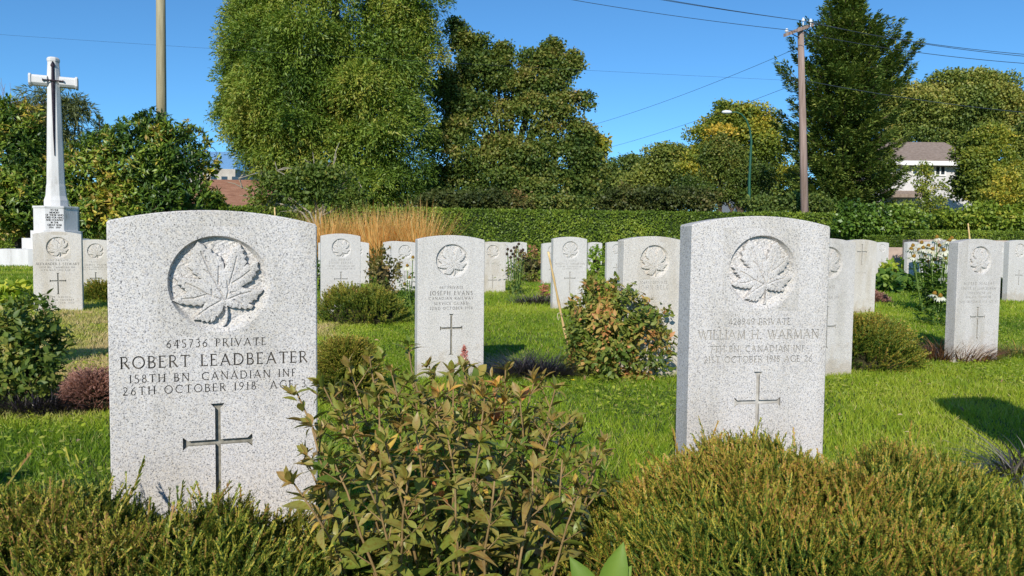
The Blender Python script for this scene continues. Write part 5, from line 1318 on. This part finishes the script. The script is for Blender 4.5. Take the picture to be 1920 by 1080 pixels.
mb.build('window_strip', M_GLASS, root)

# ================================================================== POLES, LAMP, WIRES
M_POLE = noisy('weathered_pole_wood', [(0.3, (0.20, 0.14, 0.11)), (0.7, (0.38, 0.28, 0.24))], 3, rough=.9, bump=.01, stretch=(4, 4, .25))
M_POLE2 = noisy('greenish_pole_wood', [(0.3, (0.24, 0.20, 0.11)), (0.7, (0.40, 0.35, 0.22))], 3, rough=.9, bump=.01, stretch=(4, 4, .25))
M_PORC = noisy('white_porcelain', [(0, (.72, .74, .78)), (1, (.8, .82, .85))], 5, rough=.2)
Yp = 33.0; a, b = P(1514, 400, Yp), P(1501, 52, Yp); a.z = .1
root = empty('utility_pole', a); tag(root, 'brown wooden utility pole with a crossarm before the tall fir', 'utility pole', 'wooden utility poles')
mb = MB(); mb.tube([(0, 0, -.2), tuple((b - a) * .5), tuple(b - a)], [.17, .155, .125], 12)
mb.build('pole_shaft', M_POLE, root, smooth=True)
c1, c2 = P(1471, 66, Yp - .6) - a, P(1524, 46, Yp + .1) - a
mb = MB(); w = .07; v = (c2 - c1).normalized(); yv = Vector((v.y, -v.x, 0)).normalized() * -.06
for _p in (0,): mb.loft([[tuple(q + yv * s1 + Vector((0, 0, w * s2))) for s1, s2 in ((-1, -1), (1, -1), (1, 1), (-1, 1))] for q in (c1, c2)])
mb.build('crossarm', M_POLE, root)
for (ax_, ay_) in ((1475, 58), (1506, 38), (1520, 40)):
    q = P(ax_, ay_, Yp - .2) - a; mb = MB(); mb.loft([[(q.x + r * math.cos(k), q.y + r * math.sin(k), q.z + z) for k in np.arange(8) * .785] for r, z in ((.02, -.22), (.02, -.05), (.07, -.04), (.08, .0), (.04, .05), (.06, .06), (.03, .10))]); mb.build('insulator', M_PORC, root)
mb = MB(); mb.tube([tuple((b - a) * .955), tuple(c1.lerp(c2, .2))], .02, 5); mb.tube([tuple((b - a) * .955), tuple(c1.lerp(c2, .9))], .02, 5); mb.build('brace', M_BRONZE, root)
Yq = 27.0; a2, b2 = P(303, 400, Yq), P(300.5, -160, Yq); a2.z = .1
root = empty('utility_pole', a2); tag(root, 'greenish wooden pole rising out of the magnolia at upper left', 'utility pole', 'wooden utility poles')
mb = MB(); mb.tube([(0, 0, -.2), tuple((b2 - a2) * .5), tuple(b2 - a2)], [.18, .165, .14], 12); mb.build('pole_shaft', M_POLE2, root, smooth=True)
mb = MB(); mb.box(-.9, .9, -.2, -.09, b2.z - a2.z - .5, b2.z - a2.z - .38); mb.build('crossarm', M_POLE2, root)
M_LAMPG = noisy('dark_green_paint', [(0, (.012, .07, .04)), (1, (.02, .10, .055))], 5, rough=.35, spec=.5)
Yl = 36.0; a3 = P(1406, 400, Yl); a3.z = .1
root = empty('street_lamp', a3); tag(root, 'green street lamp with a curved arm before the yellow crowned tree', 'street lamp')
pts = [Vector((0, 0, 0)), Vector((0, 0, 1.5))] + [P(x, y, Yl) - a3 for x, y in ((1405, 340), (1407, 300), (1409, 265), (1406, 242), (1399, 224), (1390, 214), (1380, 210), (1371, 211))]
mb = MB(); mb.tube([tuple(p) for p in pts], [.09, .075, .065, .056, .05, .045, .04, .036, .032, .03], 10); mb.build('lamp_post', M_LAMPG, root, smooth=True)
q = P(1363, 211, Yl) - a3; mb = MB()
mb.loft([[(q.x + dx, q.y + w_ * math.cos(t), q.z + .02 + h_ * math.sin(t)) for t in np.arange(10) * .6283] for dx, w_, h_ in ((-.24, .02, .01), (-.20, .10, .06), (-.05, .13, .09), (.12, .11, .08), (.22, .05, .05))]); mb.build('lamp_head', M_PORC, root, smooth=True)
M_WIRE = noisy('dark_wire', [(0, (.02, .03, .045)), (1, (.03, .045, .06))], 3)
def wire(p0, p1, sag, label, r=.012):
    root = empty('power_line', p0); tag(root, label, 'wire', 'overhead wires'); mb = MB(); pts = []
    for i in range(17):
        t = i / 16; q = p0.lerp(p1, t) - p0; q.z -= sag * 4 * t * (1 - t); pts.append(tuple(q))
    mb.tube(pts, r, 5); mb.build('cable', M_WIRE, root)
wire(P(700, -75, 31), P(1476, 56, Yp - .5), .25, 'lower overhead wire running upper left from the crossarm')
wire(P(700, -112, 31), P(1506, 39, Yp - .2), .25, 'upper overhead wire running upper left from the pole top')
wire(P(700, -116, 31.5), P(1520, 41, Yp), .25, 'overhead wire just behind the upper one, left of the pole')
wire(P(1476, 56, Yp - .5), P(2100, 128, 29), .3, 'lower overhead wire running right from the crossarm')
wire(P(1506, 39, Yp - .2), P(2100, 112, 29), .3, 'middle overhead wire running right from the pole top')
wire(P(1520, 41, Yp), P(2100, 117, 29.5), .3, 'upper overhead wire running right from the pole top')
wire(P(1495, 90, Yp), P(1105, 236, 48), .2, 'thin wire descending left from the pole to the maple', .009)
wire(P(1508, 151, Yp), P(1120, 282, 52), .2, 'lower thin wire descending left towards the far trees', .009)
wire(P(1510, 151, Yp - .2), P(2000, 218, 30), .15, 'service wire running right across the fir', .014)
wire(P(-40, 62, 33), P(1508, 152, Yp), .10, 'long thin wire crossing in front of the cedar and the maple', .0045)

# the far wooded edge of the neighbourhood seen through gaps
so = Soup(); crown(so, [B(x_, 385 + rng.normal(0, 4), 60, 34 + 10 * rng.random(), 95, 40) for x_ in range(-200, 2200, 55)], 60000, .42, clus=.8, asp=1.2, tone=.35, lump=.4)
tag(so.build('distant_woods', GRN), kind='stuff')
